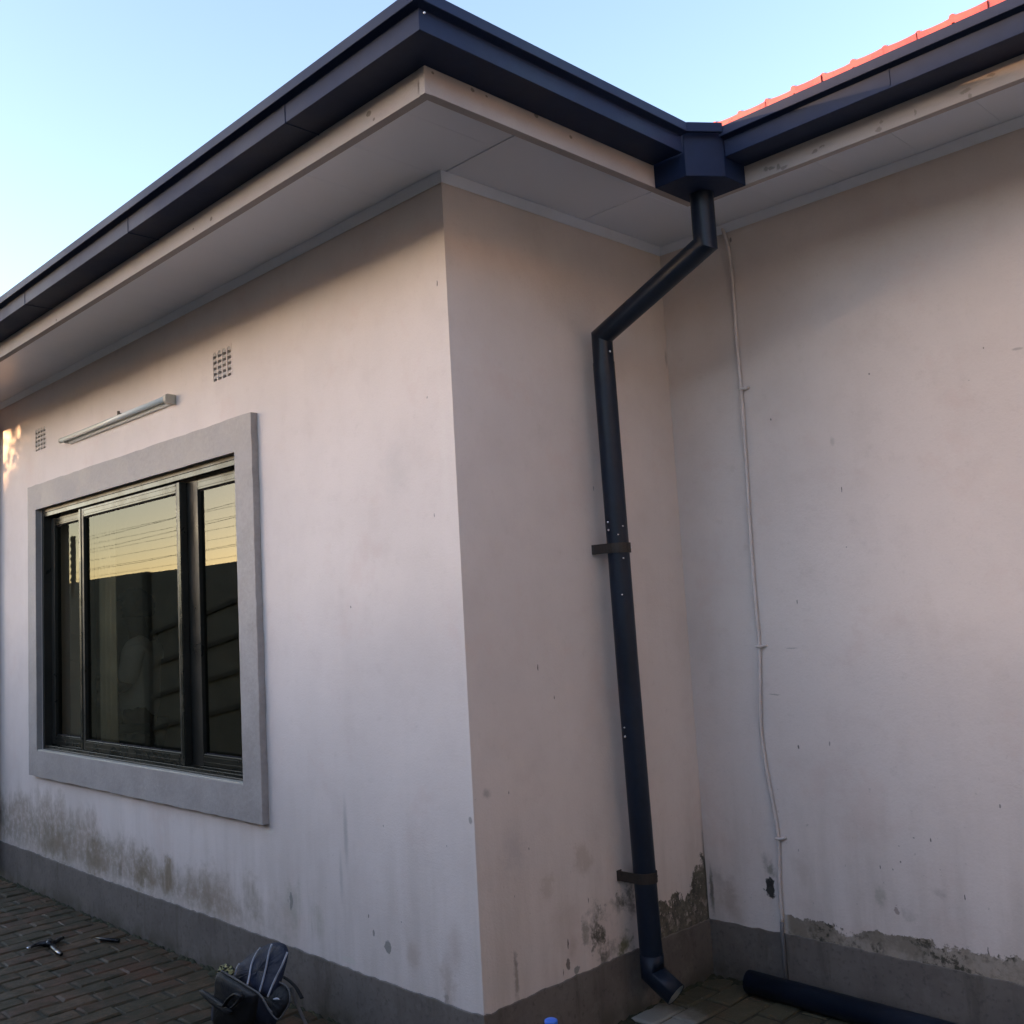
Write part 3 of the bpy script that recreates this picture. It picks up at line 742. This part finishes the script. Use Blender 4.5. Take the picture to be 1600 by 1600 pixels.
# ------------------------------------------------------------------ tube light
lx0, lx1, lz = -3.02, -1.81, 2.386
tl = thing('tube_light', 'long fluorescent tube light fixed to the wall above the window', 'light', (-2.4, 0, 2.386))
bm = bmesh.new(); prism(bm, [(lx0 + .05, -.001, lz - .016), (lx0 + .05, -.014, lz - .016), (lx0 + .05, -.020, lz - .004), (lx0 + .05, -.016, lz + .016), (lx0 + .05, -.001, lz + .018)], (lx1 - lx0 - .052, 0, 0)); obj('batten', bm, M_WHITE, tl, bevel=.002)
bm = bmesh.new(); tube(bm, [(lx0 + .004, -.036, lz + .008), (lx1 - .022, -.036, lz + .008)], .0125, 20); obj('tube', bm, M_TUBE, tl, True)
bm = bmesh.new(); prism(bm, [(lx1 - .022, -.001, lz - .020), (lx1 - .022, -.040, lz - .020), (lx1 - .022, -.052, lz - .008), (lx1 - .022, -.052, lz + .018), (lx1 - .022, -.042, lz + .025), (lx1 - .022, -.001, lz + .023)], (.026, 0, 0)); obj('lampholder', bm, M_CAPP, tl, bevel=.003)
bm = bmesh.new(); tube(bm, [(lx0 - .010, -.036, lz + .008), (lx0 + .016, -.036, lz + .008)], .0138, 20); obj('end_cap', bm, M_CAPP, tl, True, bevel=.002)
bm = bmesh.new(); box(bm, lx0 + .036, lx0 + .05, -.042, -.001, lz - .012, lz + .008); obj('lampholder', bm, M_CAPP, tl, bevel=.002)
hk = pix(185, 648, 1, -.02)
bm = bmesh.new(); box(bm, hk.x - .016, hk.x + .016, -.03, -.001, hk.z - .014, hk.z - .006); box(bm, hk.x - .006, hk.x + .004, -.024, -.014, hk.z - .0055, hk.z + .018); box(bm, hk.x + .005, hk.x + .018, -.026, -.012, hk.z - .0055, hk.z + .006); obj('clip', bm, M_RUST, tl)

# ------------------------------------------------------------------ cable down the back wall
cb = thing('cable', 'thin painted cable clipped down the wall right of the downpipe', 'cable', (.31, L, 0))
CP = [(1128, 352), (1141, 405), (1147, 480), (1152, 545), (1158, 610), (1164, 700), (1172, 830), (1180, 940), (1186, 1010), (1187, 1070), (1189, 1140), (1197, 1200), (1208, 1260), (1216, 1312), (1218, 1380), (1222, 1440)]
pts = [pix(u, v, 1, L - .009) for u, v in CP]
sp = []
for i in range(len(pts) - 1):
    a, b, c, d = pts[max(0, i - 1)], pts[i], pts[i + 1], pts[min(len(pts) - 1, i + 2)]
    for k in range(6):
        t = k / 6; sp.append(.5 * ((2 * b) + (c - a) * t + (2 * a - 5 * b + 4 * c - d) * t * t + (3 * b - a - 3 * c + d) * t ** 3))
sp.append(pts[-1])
for p_ in sp: p_.y = L - .0085 - .002 * abs(math.sin(p_.z * 5))
bm = bmesh.new(); tube(bm, sp, .0068, 10); obj('upper_run', bm, M_CABLE, cb, True)
e1 = pts[-1]; e2 = pix(1229, 1530, 1, L - .014)
bm = bmesh.new(); tube(bm, [Vector((e1.x, L - .010, e1.z)), Vector((e1.x, L - .014, e1.z - .03)), Vector((e2.x, L - .014, .0))], .0068, 10); obj('lower_run', bm, M_CABLEG, cb, True)
for u, v in ((1160, 608), (1187, 1010), (1217, 1310)):
    c = pix(u, v, 1, L - .01); bm = bmesh.new()
    tube(bm, [Vector((c.x - .011, L - .004, c.z - .003)), Vector((c.x - .007, L - .0165, c.z)), Vector((c.x + .007, L - .0175, c.z)), Vector((c.x + .011, L - .006, c.z)), Vector((c.x + .026, L - .004, c.z + .004))], .0055, 8, radii=[.004, .0055, .0055, .006, .0045])
    k = obj('clip', bm, M_CABLE, cb, True); bump_at(k, (c.x + .019, L - .009, c.z + .003), .004, M_CABLE, 'nail')

# ------------------------------------------------------------------ loose pipe on the paving
P0 = Vector((.205, 1.085, .0405)); P1 = Vector((2.3, 1.03, .0405))
bm = bmesh.new(); tube(bm, [P0, P1], .0395, 32, cap=False)
lp = obj('loose_pipe', bm, M_PIPE, None, True); s = lp.modifiers.new('s', 'SOLIDIFY'); s.thickness = .002
tag(lp, 'dark navy length of round pipe lying on the paving by the back wall', 'pipe')

# ------------------------------------------------------------------ bottle with blue cap
bc = pix(861, 1594, 2, .288)
bt = thing('bottle', 'clear plastic bottle with bright blue cap standing before the corner', 'bottle', (bc.x, bc.y, 0))
def clear_mat():
    t = NT('clear_bottle_plastic'); b = t.bsdf((.9, .95, .97), .08, 0, .5); b.inputs['Transmission Weight'].default_value = .95; b.inputs['IOR'].default_value = 1.35; return t.m
bm = bmesh.new(); lathe(bm, [(.030, .003), (.040, .006), (.043, .02), (.043, .09), (.041, .10), (.043, .11), (.043, .18), (.036, .215), (.022, .245), (.0145, .262), (.0145, .275)], (bc.x, bc.y, 0), 24); obj('body', bm, clear_mat(), bt, True)
bm = bmesh.new(); lathe(bm, [(.017, .268), (.0178, .270), (.0178, .286), (.0172, .2885), (.0150, .290), (.004, .2902)], (bc.x, bc.y, 0), 40); obj('cap', bm, simple('blue_cap_plastic', (.005, .17, .70), .38, 0, .06, 30), bt, True)

# ------------------------------------------------------------------ pliers and rod on the paving
def flr(u, v, z=.004): return pix(u, v, 2, z)
c = flr(72, 1478, .012)
pl = thing('pliers', 'small black pliers lying open on the paving left of the bag', 'tool', (c.x, c.y, 0))
def limb(name, uv, rad, m, z=.012, parent=pl, flat=.7):
    bm = bmesh.new(); tube(bm, [flr(u, v, z) for u, v in uv], rad[0], 10, radii=rad, flat=flat); return obj(name, bm, m, parent, True)
limb('jaw', [(82, 1473), (72, 1474), (62, 1474), (52, 1478), (43, 1481)], [.016, .020, .015, .010, .007], M_STEEL)
limb('jaw_tip', [(48, 1480), (42, 1482)], [.0075, .006], M_STEELW, .014)
limb('pivot', [(76, 1470), (79, 1476)], [.017, .017], M_STEEL, .016)
limb('handle', [(78, 1474), (86, 1472), (92, 1468), (98, 1465)], [.014, .012, .012, .010], M_STEEL)
limb('handle', [(78, 1474), (84, 1481), (89, 1486), (96, 1491)], [.014, .012, .011, .008], M_STEEL)
limb('handle_tip', [(89, 1486.5), (94, 1490)], [.009, .006], M_STEELW, .017)
bm = bmesh.new(); tube(bm, [flr(150, 1465.5, .009), flr(160, 1467.5, .009), flr(186, 1470, .009)], .006, 10, radii=[.003, .008, .009]); o = obj('punch', bm, M_STEEL, None, True)
tag(o, 'short dark metal punch lying on the paving beside the plinth', 'tool')

# ------------------------------------------------------------------ bag
def bagfab(name, col):
    t = NT(name); p = t.pos(); n = t.noise(p, 9, 5, .6); wv = t.n('ShaderNodeTexWave'); t.l(p, wv.inputs[0]); wv.inputs['Scale'].default_value = 160
    c = t.mix(t.ramp(n, .3, .7), tuple(x * .7 for x in col), tuple(x * 1.35 for x in col))
    t.bsdf(c, .62, 0, .35, t.math('ADD', t.math('MULTIPLY', n, 2.0), t.math('MULTIPLY', wv.outputs['Fac'], .12)), .8, .006); return t.m
M_NAVY = bagfab('navy_nylon', (.010, .017, .038)); M_BLK = bagfab('black_canvas', (.0065, .0085, .012)); M_PIPING = bagfab('white_piping', (.36, .38, .44)); M_GREYP = bagfab('grey_piping', (.085, .085, .09))
BY = -.30
bag = thing('bag', 'open navy tool bag with white-striped flap against the plinth', 'bag', (-.85, BY + .06, 0))
def bp(u, v, y=BY): return pix(u, v, 1, y)
def panel(name, uv, y, thick, m, rough=.001, ytop=None, seed=1, parent=bag):
    vs_ = [v for _, v in uv]; v0, v1 = min(vs_), max(vs_); yt = y if ytop is None else ytop
    P = [bp(u, v, y + (yt - y) * (v1 - v) / (v1 - v0)) for u, v in uv]
    bm = bmesh.new(); cushion(bm, P, (.3, -1, 0), thick, 6, rough, seed); return obj(name, bm, m, parent, True)
def cord(name, uv, y, r, m, ytop=None, parent=bag, flat=None, lim=None):
    vs_ = [v for _, v in uv]; v0, v1 = lim or (min(vs_), max(vs_)); yt = y if ytop is None else ytop
    P = [bp(u, v, y + (yt - y) * (v1 - v) / max(1, v1 - v0)) for u, v in uv]
    Q = []
    for i in range(len(P) - 1):
        a, b, c_, d = P[max(0, i - 1)], P[i], P[i + 1], P[min(len(P) - 1, i + 2)]
        for k in range(4):
            t = k / 4; Q.append(.5 * ((2 * b) + (c_ - a) * t + (2 * a - 5 * b + 4 * c_ - d) * t * t + (3 * b - a - 3 * c_ + d) * t ** 3))
    Q.append(P[-1]); bm = bmesh.new(); tube(bm, Q, r, 8, flat=flat); return obj(name, bm, m, parent, True)
# body: open-topped box, front panel leaning out
front = [(337, 1520), (347, 1517), (360, 1525), (374, 1533), (390, 1544), (405, 1553), (402, 1575), (398, 1602), (365, 1606), (331, 1603), (333, 1580), (335, 1550)]
panel('front_panel', front, BY - .015, .05, M_BLK, .0015, BY - .03, 2)
panel('body', [(340, 1530), (372, 1536), (405, 1556), (430, 1585), (432, 1600), (420, 1622), (335, 1622), (334, 1580)], BY + .07, .14, M_NAVY, .002, BY + .06, 3)
cord('rim', [(346, 1517), (360, 1525), (374, 1533), (390, 1543), (404, 1552), (412, 1562), (419, 1575), (425, 1582)], BY - .032, .0032, M_GREYP)
fl = [(367, 1524), (369, 1512), (378, 1502), (392, 1490), (408, 1480), (424, 1473), (438, 1472), (447, 1476), (451, 1487), (449, 1502), (444, 1520), (438, 1540), (428, 1556), (416, 1560), (404, 1552), (386, 1540), (370, 1531)]
flap = panel('flap', fl, BY + .03, .055, M_NAVY, .002, BY + .10, 4)
LIM = (1472, 1560)
def fy(o=0): return BY + .03 - .024 + o
for uv in ([(367, 1524), (370, 1513), (374, 1506)], [(386, 1540), (390, 1524), (393, 1507), (400, 1491), (407, 1481)], [(405, 1551), (411, 1531), (416, 1511), (420, 1490), (425, 1475)], [(418, 1558), (425, 1541), (432, 1526), (441, 1508), (449, 1488)]):
    cord('piping', uv, fy(), .0034, M_PIPING, fy() + .07, flap, None, LIM)
panel('side_pocket', [(436, 1533), (449, 1541), (454, 1553), (452, 1568), (444, 1582), (434, 1593), (424, 1584), (414, 1568), (410, 1558), (424, 1552)], BY + .02, .05, M_BLK, .0025, BY + .06, 5)
cord('pocket_rim', [(437, 1535), (448, 1541), (453, 1553), (452, 1568), (445, 1581), (435, 1593), (426, 1586), (416, 1572), (408, 1556)], BY + .005, .0028, M_GREYP, BY + .035)
panel('pocket_tag', [(425, 1561), (433, 1558), (438, 1562), (431, 1563)], BY - .02, .006, M_PIPING, 0, BY - .02, 6)
panel('strap_end', [(309, 1549), (316, 1545), (332, 1556), (352, 1570), (366, 1580), (360, 1588), (340, 1578), (322, 1562)], BY - .055, .018, M_BLK, .001, BY - .05, 7)
cord('handle', [(350, 1572), (358, 1560), (368, 1553), (377, 1556), (372, 1566), (362, 1575)], BY - .06, .009, M_BLK, BY - .06, flat=.45)
cord('shoulder_strap', [(438, 1524), (450, 1531), (461, 1541), (468, 1552), (472, 1560)], BY + .09, .007, M_BLK, BY + .10, flat=.4)
cord('shoulder_strap', [(455, 1543), (460, 1560), (468, 1578), (478, 1600), (486, 1618)], BY + .09, .006, M_GREYP, BY + .10, flat=.4)
rag = None
bm = bmesh.new(); cushion(bm, [bp(u, v, BY + .0) for u, v in ((340, 1519), (344, 1510), (351, 1505), (359, 1507), (364, 1515), (364, 1526), (352, 1523))], (.3, -1, .2), .045, 5, .006, 8)
def ragm():
    t = NT('patterned_cloth'); p = t.pos(); n = t.noise(p, 90, 2, .5); t.bsdf(t.mix(t.ramp(n, .47, .53), (.34, .32, .16), (.03, .03, .03)), .8, 0, .2); return t.m
rag = obj('cloth', bm, ragm()); tag(rag, 'yellowish patterned cloth poking out of the open bag', 'cloth')

# ------------------------------------------------------------------ person and curtain behind the glass
M_SKIN = simple('brown_skin', (.10, .055, .035), .5); M_HAIR = simple('black_hair', (.012, .010, .009), .9, 0, .3, 90, .9, 120)
M_SHIRT = simple('white_shirt', (.74, .74, .72), .8, 0, .06, 8, .5, 18); M_TROU = simple('dark_trousers', (.02, .022, .028), .8)
def skin(name, verts, edges, rad, m, parent, lev=2):
    me = bpy.data.meshes.new(name); me.from_pydata(verts, edges, []); me.materials.append(m)
    o = bpy.data.objects.new(name, me); link(o, parent)
    s = o.modifiers.new('skin', 'SKIN'); s.use_smooth_shade = True
    for i, r in enumerate(rad):
        me.skin_vertices[0].data[i].radius = r if isinstance(r, tuple) else (r, r)
    me.skin_vertices[0].data[0].use_root = True
    b = o.modifiers.new('sub', 'SUBSURF'); b.levels = lev; b.render_levels = lev; return o
PY = .70
hc = pix(207, 948, 1, PY)
per = thing('person', 'person in a white shirt standing behind the window glass', 'person', (hc.x + .02, PY + .03, .1)); per.rotation_euler.z = math.radians(47)
S = hc.z - 1.60                       # put the head where the glass shows it
def q(x, y, z): return (x, y, z)
B = [q(0, 0, .78), q(0, 0, .98), q(.01, 0, 1.16), q(.02, 0, 1.27), q(0, 0, 1.345), q(-.03, 0, 1.42), q(-.055, 0, 1.49),
     q(.02, -.155, 1.25), q(-.02, -.19, 1.02), q(-.19, -.16, .98), q(-.27, -.15, .99), q(.02, .155, 1.25), q(-.02, .19, 1.02), q(-.19, .16, 1.0), q(-.27, .14, 1.02),
     q(0, -.085, .70), q(-.01, -.09, .38), q(.01, -.09, .06), q(-.11, -.10, .03), q(0, .085, .70), q(-.01, .09, .38), q(.01, .09, .06), q(-.11, .10, .03)]
B = [(x, y, z + S if z > .6 else z * (1 + S / .7) if False else z) for x, y, z in B]
Eg = [(0, 1), (1, 2), (2, 3), (3, 4), (4, 5), (5, 6), (3, 7), (7, 8), (8, 9), (9, 10), (3, 11), (11, 12), (12, 13), (13, 14), (0, 15), (15, 16), (16, 17), (17, 18), (0, 19), (19, 20), (20, 21), (21, 22)]
Rd = [(.11, .14), (.10, .125), (.105, .14), (.085, .12), .055, .075, .085, .052, .042, .034, .026, .052, .042, .034, .026, .082, .06, .042, .035, .082, .06, .042, .035]
ob = skin('body', B, Eg, Rd, M_SKIN, per)
os_ = skin('shirt', [B[0], B[1], B[2], B[3], (B[4][0], B[4][1], B[4][2] - .05), B[7], B[8], B[11], B[12]], [(0, 1), (1, 2), (2, 3), (3, 4), (3, 5), (5, 6), (3, 7), (7, 8)],
           [(.135, .165), (.125, .15), (.128, .165), (.105, .14), .065, .072, .066, .072, .066], M_SHIRT, per)
ot = skin('trousers', [B[0], B[15], B[16], (.01, -.09, .08), B[19], B[20], (.01, .09, .08)], [(0, 1), (1, 2), (2, 3), (0, 4), (4, 5), (5, 6)], [(.125, .155), .098, .078, .066, .098, .078, .066], M_TROU, per)
bm = bmesh.new(); bmesh.ops.create_icosphere(bm, subdivisions=4, radius=.118, matrix=Matrix.Translation((-.025, 0, 1.495 + S)))
rh = random.Random(4)
for v in bm.verts:
    v.co += (v.co - Vector((-.025, 0, 1.495 + S))).normalized() * rh.uniform(-.006, .010)
for v in [v for v in bm.verts if v.co.x < -.075 and v.co.z < 1.53 + S or v.co.z < 1.43 + S]: bm.verts.remove(v)
o = obj('hair', bm, M_HAIR, None, True); o.parent = per
bm = bmesh.new(); tube(bm, [(-.135, 0, 1.50 + S), (-.165, 0, 1.465 + S), (-.14, 0, 1.45 + S)], .012, 8, radii=[.008, .014, .010]); o = obj('nose', bm, M_SKIN, None, True); o.parent = per
for s in (-1, 1):
    bm = bmesh.new(); bmesh.ops.create_uvsphere(bm, u_segments=10, v_segments=8, radius=.028, matrix=Matrix.Translation((-.03, s * .088, 1.48 + S)) @ Matrix.Diagonal((.8, .3, 1, 1))); o = obj('ear', bm, M_SKIN, None, True); o.parent = per
    for k in range(5):
        b0 = Vector((-.27, s * .15, 1.0)); bm = bmesh.new(); ln = (.05, .075, .08, .075, .06)[k]
        a = -.5 + .25 * k; tube(bm, [b0 + Vector((0, (k - 2) * .016, 0)), b0 + Vector((-ln * .6, (k - 2) * .02, -.004)), b0 + Vector((-ln, (k - 2) * .02, -.03))], .009, 6, radii=[.011, .009, .007]); o = obj('finger', bm, M_SKIN, None, True); o.parent = per
# curtain hanging at the left of the middle pane
cx = [pix(156, 1000, 1, .30).x, pix(182, 1000, 1, .30).x]
bm = bmesh.new(); prev = None
for i in range(29):
    t = i / 28; xx = cx[0] + (cx[1] - cx[0]) * t; yy = .30 + .018 * math.sin(t * 22)
    v = [bm.verts.new((xx, yy, .12)), bm.verts.new((xx, yy * .5 + .15, 2.3))]
    if prev: bm.faces.new([prev[0], v[0], v[1], prev[1]])
    prev = v
o = obj('curtain', bm, simple('beige_curtain', (.42, .37, .26), .85, 0, .1, 6), None, True); s = o.modifiers.new('s', 'SOLIDIFY'); s.thickness = .003
tag(o, 'narrow beige curtain hanging just inside the middle window pane', 'curtain')

# ------------------------------------------------------------------ boundary wall, electric fence (seen in the glass)
BWY, BWZ = -3.6, 2.09
M_BW = simple('weathered_precast_concrete', (.30, .24, .185), .85, 0, .25, 3, .5, 30)
M_BWP = simple('darker_precast', (.13, .105, .08), .85, 0, .3, 3, .5, 30)
M_BWD = simple('dark_precast_post', (.045, .036, .028), .85, 0, .25, 3, .5, 30)
bw = thing('boundary_wall', 'weathered precast boundary wall with slanted ribs added for shadow lines, facing the window', 'wall', (-6, BWY, 0))
bmx = bmesh.new(); rw = random.Random(2)
bay = 3.4; x = -9.68 - bay * 2
while x < 6:
    obj_ = boxo('post', (x - .07, x + .07, BWY - .02, BWY + .055, -.1, BWZ - .004), M_BWP, bw)
    bm = bmesh.new(); box(bm, x + .0705, x + bay - .0705, BWY - .05, BWY, -.1, BWZ + rw.uniform(-.012, .012)); obj('panel', bm, M_BW, bw)
    sg = 1 if (x > -9.8) else -1
    for k in range(-1, 6):
        za = .14 + k * .385; zb = za + .55
        if sg < 0: za, zb = zb, za
        P = [Vector((x + .072, BWY, za)), Vector((x + bay - .072, BWY, zb)), Vector((x + bay - .072, BWY, zb + .05)), Vector((x + .072, BWY, za + .05))]
        if max(p_.z for p_ in P) < BWZ - .04 and min(p_.z for p_ in P) > -.05:
            bm = bmesh.new(); prism(bm, P, (0, .03, 0)); obj('shadow_line_rib', bm, M_BWP if sg > 0 else M_BW, bw)  # ribs added to stand in for slanted shadow lines on the panels
    x += bay
ef = thing('electric_fence', 'dark fence bracket with insulators and thin wires above the boundary wall', 'fence', (-12.2, BWY, BWZ))
M_WIRE = simple('galvanised_wire', (.10, .10, .09), .5, .5)
for x in (-12.22, -3.4, 1.6):
    bm = bmesh.new(); box(bm, x - .05, x + .05, BWY - .03, BWY + .0, BWZ - .2, BWZ + .68); po = obj('bracket', bm, M_BWD, ef)
    for k in range(7):
        bm = bmesh.new(); z = BWZ + .05 + k * .098; lathe(bm, [(.012, -.03), (.04, -.012), (.04, .012), (.012, .03)], (0, 0, 0), 10)
        bmesh.ops.rotate(bm, verts=bm.verts, cent=(0, 0, 0), matrix=Matrix.Rotation(math.pi / 2, 3, 'X')); bmesh.ops.translate(bm, verts=bm.verts, vec=(x + .07, BWY + .03, z)); obj('insulator', bm, M_BWD, po, True)
for k in range(6):
    z = BWZ + .05 + k * .112; bm = bmesh.new()
    tube(bm, [(xx, BWY + .035, z - .01 * math.sin(i * 1.3)) for i, xx in enumerate((-18, -12.22, -8.6, -3.4, -1.0, 1.6, 5))], .0018, 6); obj('wire', bm, M_WIRE, ef)
for k, (z0_, z1_) in enumerate(((5.3, 5.6), (5.1, 5.45), (4.4, 4.5))):
    bm = bmesh.new(); tube(bm, [(-60 + i * 8, -14 - k, z0_ - .35 * math.sin(math.pi * ((i * 8) % 40) / 40)) for i in range(9)], .007, 6)
    o = obj('overhead_line', bm, M_BWD); tag(o, ('highest', 'middle', 'lowest')[k] + ' of the dark overhead lines reflected in the window', 'power line', 'overhead lines reflected in the glass')

sw = thing('bounce_wall', 'tall cream wall added out of view on the right to bounce warm light', 'wall', (3.4, 0, 0))  # unseen wall added to bounce warm light and cut the sky
boxo('panel', (3.4, 3.58, BWY + .06, 1.1, -.1, 3.3), simple('cream_bounce', (.80, .66, .52), .8, 0, .08, 2, .4, 30), sw); boxo('coping', (3.36, 3.62, BWY + .06, 1.1, 3.3005, 3.37), M_BWD, sw)
# ------------------------------------------------------------------ shade from the low sun: an added house-shaped blocker, and a tree beyond the wall
nh = thing('sun_blocker_house', 'unseen house-shaped sun blocker added beyond the boundary wall', 'house', (2, -27, 0))  # unseen; added and sized to block the low sun
sh = SDIR.xy.normalized()
NY = -27.0
def back(x, y, z):   # where the sun ray through wall point (x,y,z) meets the blocker's ridge line
    t = (NY - y) / SDIR.y; return Vector((x, y, z)) + SDIR * t
rl = back(-2.95, 0, 2.9); rz = rl.z; gz = back(-3.3, 0, 2.33).z
boxo('wall', (rl.x - 1.2, 26, NY - 4, NY + 4, -.1, 3.0), M_A, nh)
boxo('low_sun_blocker', (rl.x - 12, rl.x - 1.75, NY - 4, NY + 4, -.1, gz), M_A, nh)  # added lower block, trims the sunlit band on the front wall
bm = bmesh.new()
ev = [(rl.x - 1.7, NY - 4.6, 2.9), (26.6, NY - 4.6, 2.9), (26.6, NY + 4.6, 2.9), (rl.x - 1.7, NY + 4.6, 2.9)]
V = [bm.verts.new(p_) for p_ in ev] + [bm.verts.new((rl.x, NY, rz)), bm.verts.new((22, NY, rz))]
for f in ((0, 1, 5, 4), (2, 3, 4, 5), (3, 0, 4), (1, 2, 5), (3, 2, 1, 0)): bm.faces.new([V[i] for i in f])
obj('roof', bm, M_ROOF, nh)

def tree(name, label, base, h, crown_c, crown_r, n, leaf, seed):
    r = random.Random(seed); t = thing(name, label, 'tree', base)
    bm = bmesh.new(); b = Vector(base); top = b + Vector((0, 0, h)); tube(bm, [b, b.lerp(top, .4) + Vector((.06, .02, 0)), top], .1, 10, radii=[.11, .08, .03])
    for k in range(12):
        s = b.lerp(top, .4 + .05 * k); en = Vector(crown_c) + Vector([r.uniform(-.8, .8) * crown_r[i] for i in range(3)])
        tube(bm, [s, s.lerp(en, .5) + Vector((0, 0, .15)), en], .02, 6, radii=[.03, .018, .006])
    obj('trunk', bm, simple(name + '_bark', (.08, .06, .045), .9, 0, .3, 12, .6, 30), t)
    bm = bmesh.new()
    cl = [Vector(crown_c) + Vector([r.gauss(0, .45) * crown_r[i] for i in range(3)]) for _ in range(60)]
    for _ in range(n):
        c = r.choice(cl) + Vector((r.gauss(0, .16), r.gauss(0, .16), r.gauss(0, .14))); d = Vector((r.gauss(0, 1), r.gauss(0, 1), r.gauss(0, 1) - .5)).normalized()
        s = d.cross(Vector((r.gauss(0, 1), r.gauss(0, 1), r.gauss(0, 1)))).normalized() * leaf * .3; d = d * leaf * r.uniform(.7, 1.3)
        bm.faces.new([bm.verts.new(c), bm.verts.new(c + d * .5 + s), bm.verts.new(c + d), bm.verts.new(c + d * .5 - s)])
    o = obj('crown', bm, simple(name + '_leaf', (.055, .085, .03), .55, 0, .3, 4), t)
TY = -4.4
tb = Vector((-3.45, 0, 2.5)) + SDIR * (TY / SDIR.y)
tree('yard_tree', 'leafy young tree growing just beyond the boundary wall', (tb.x + .5, TY, -.05), 2.6, (tb.x + .22, TY, tb.z + .02), (.55, .30, .5), 2300, .075, 5)
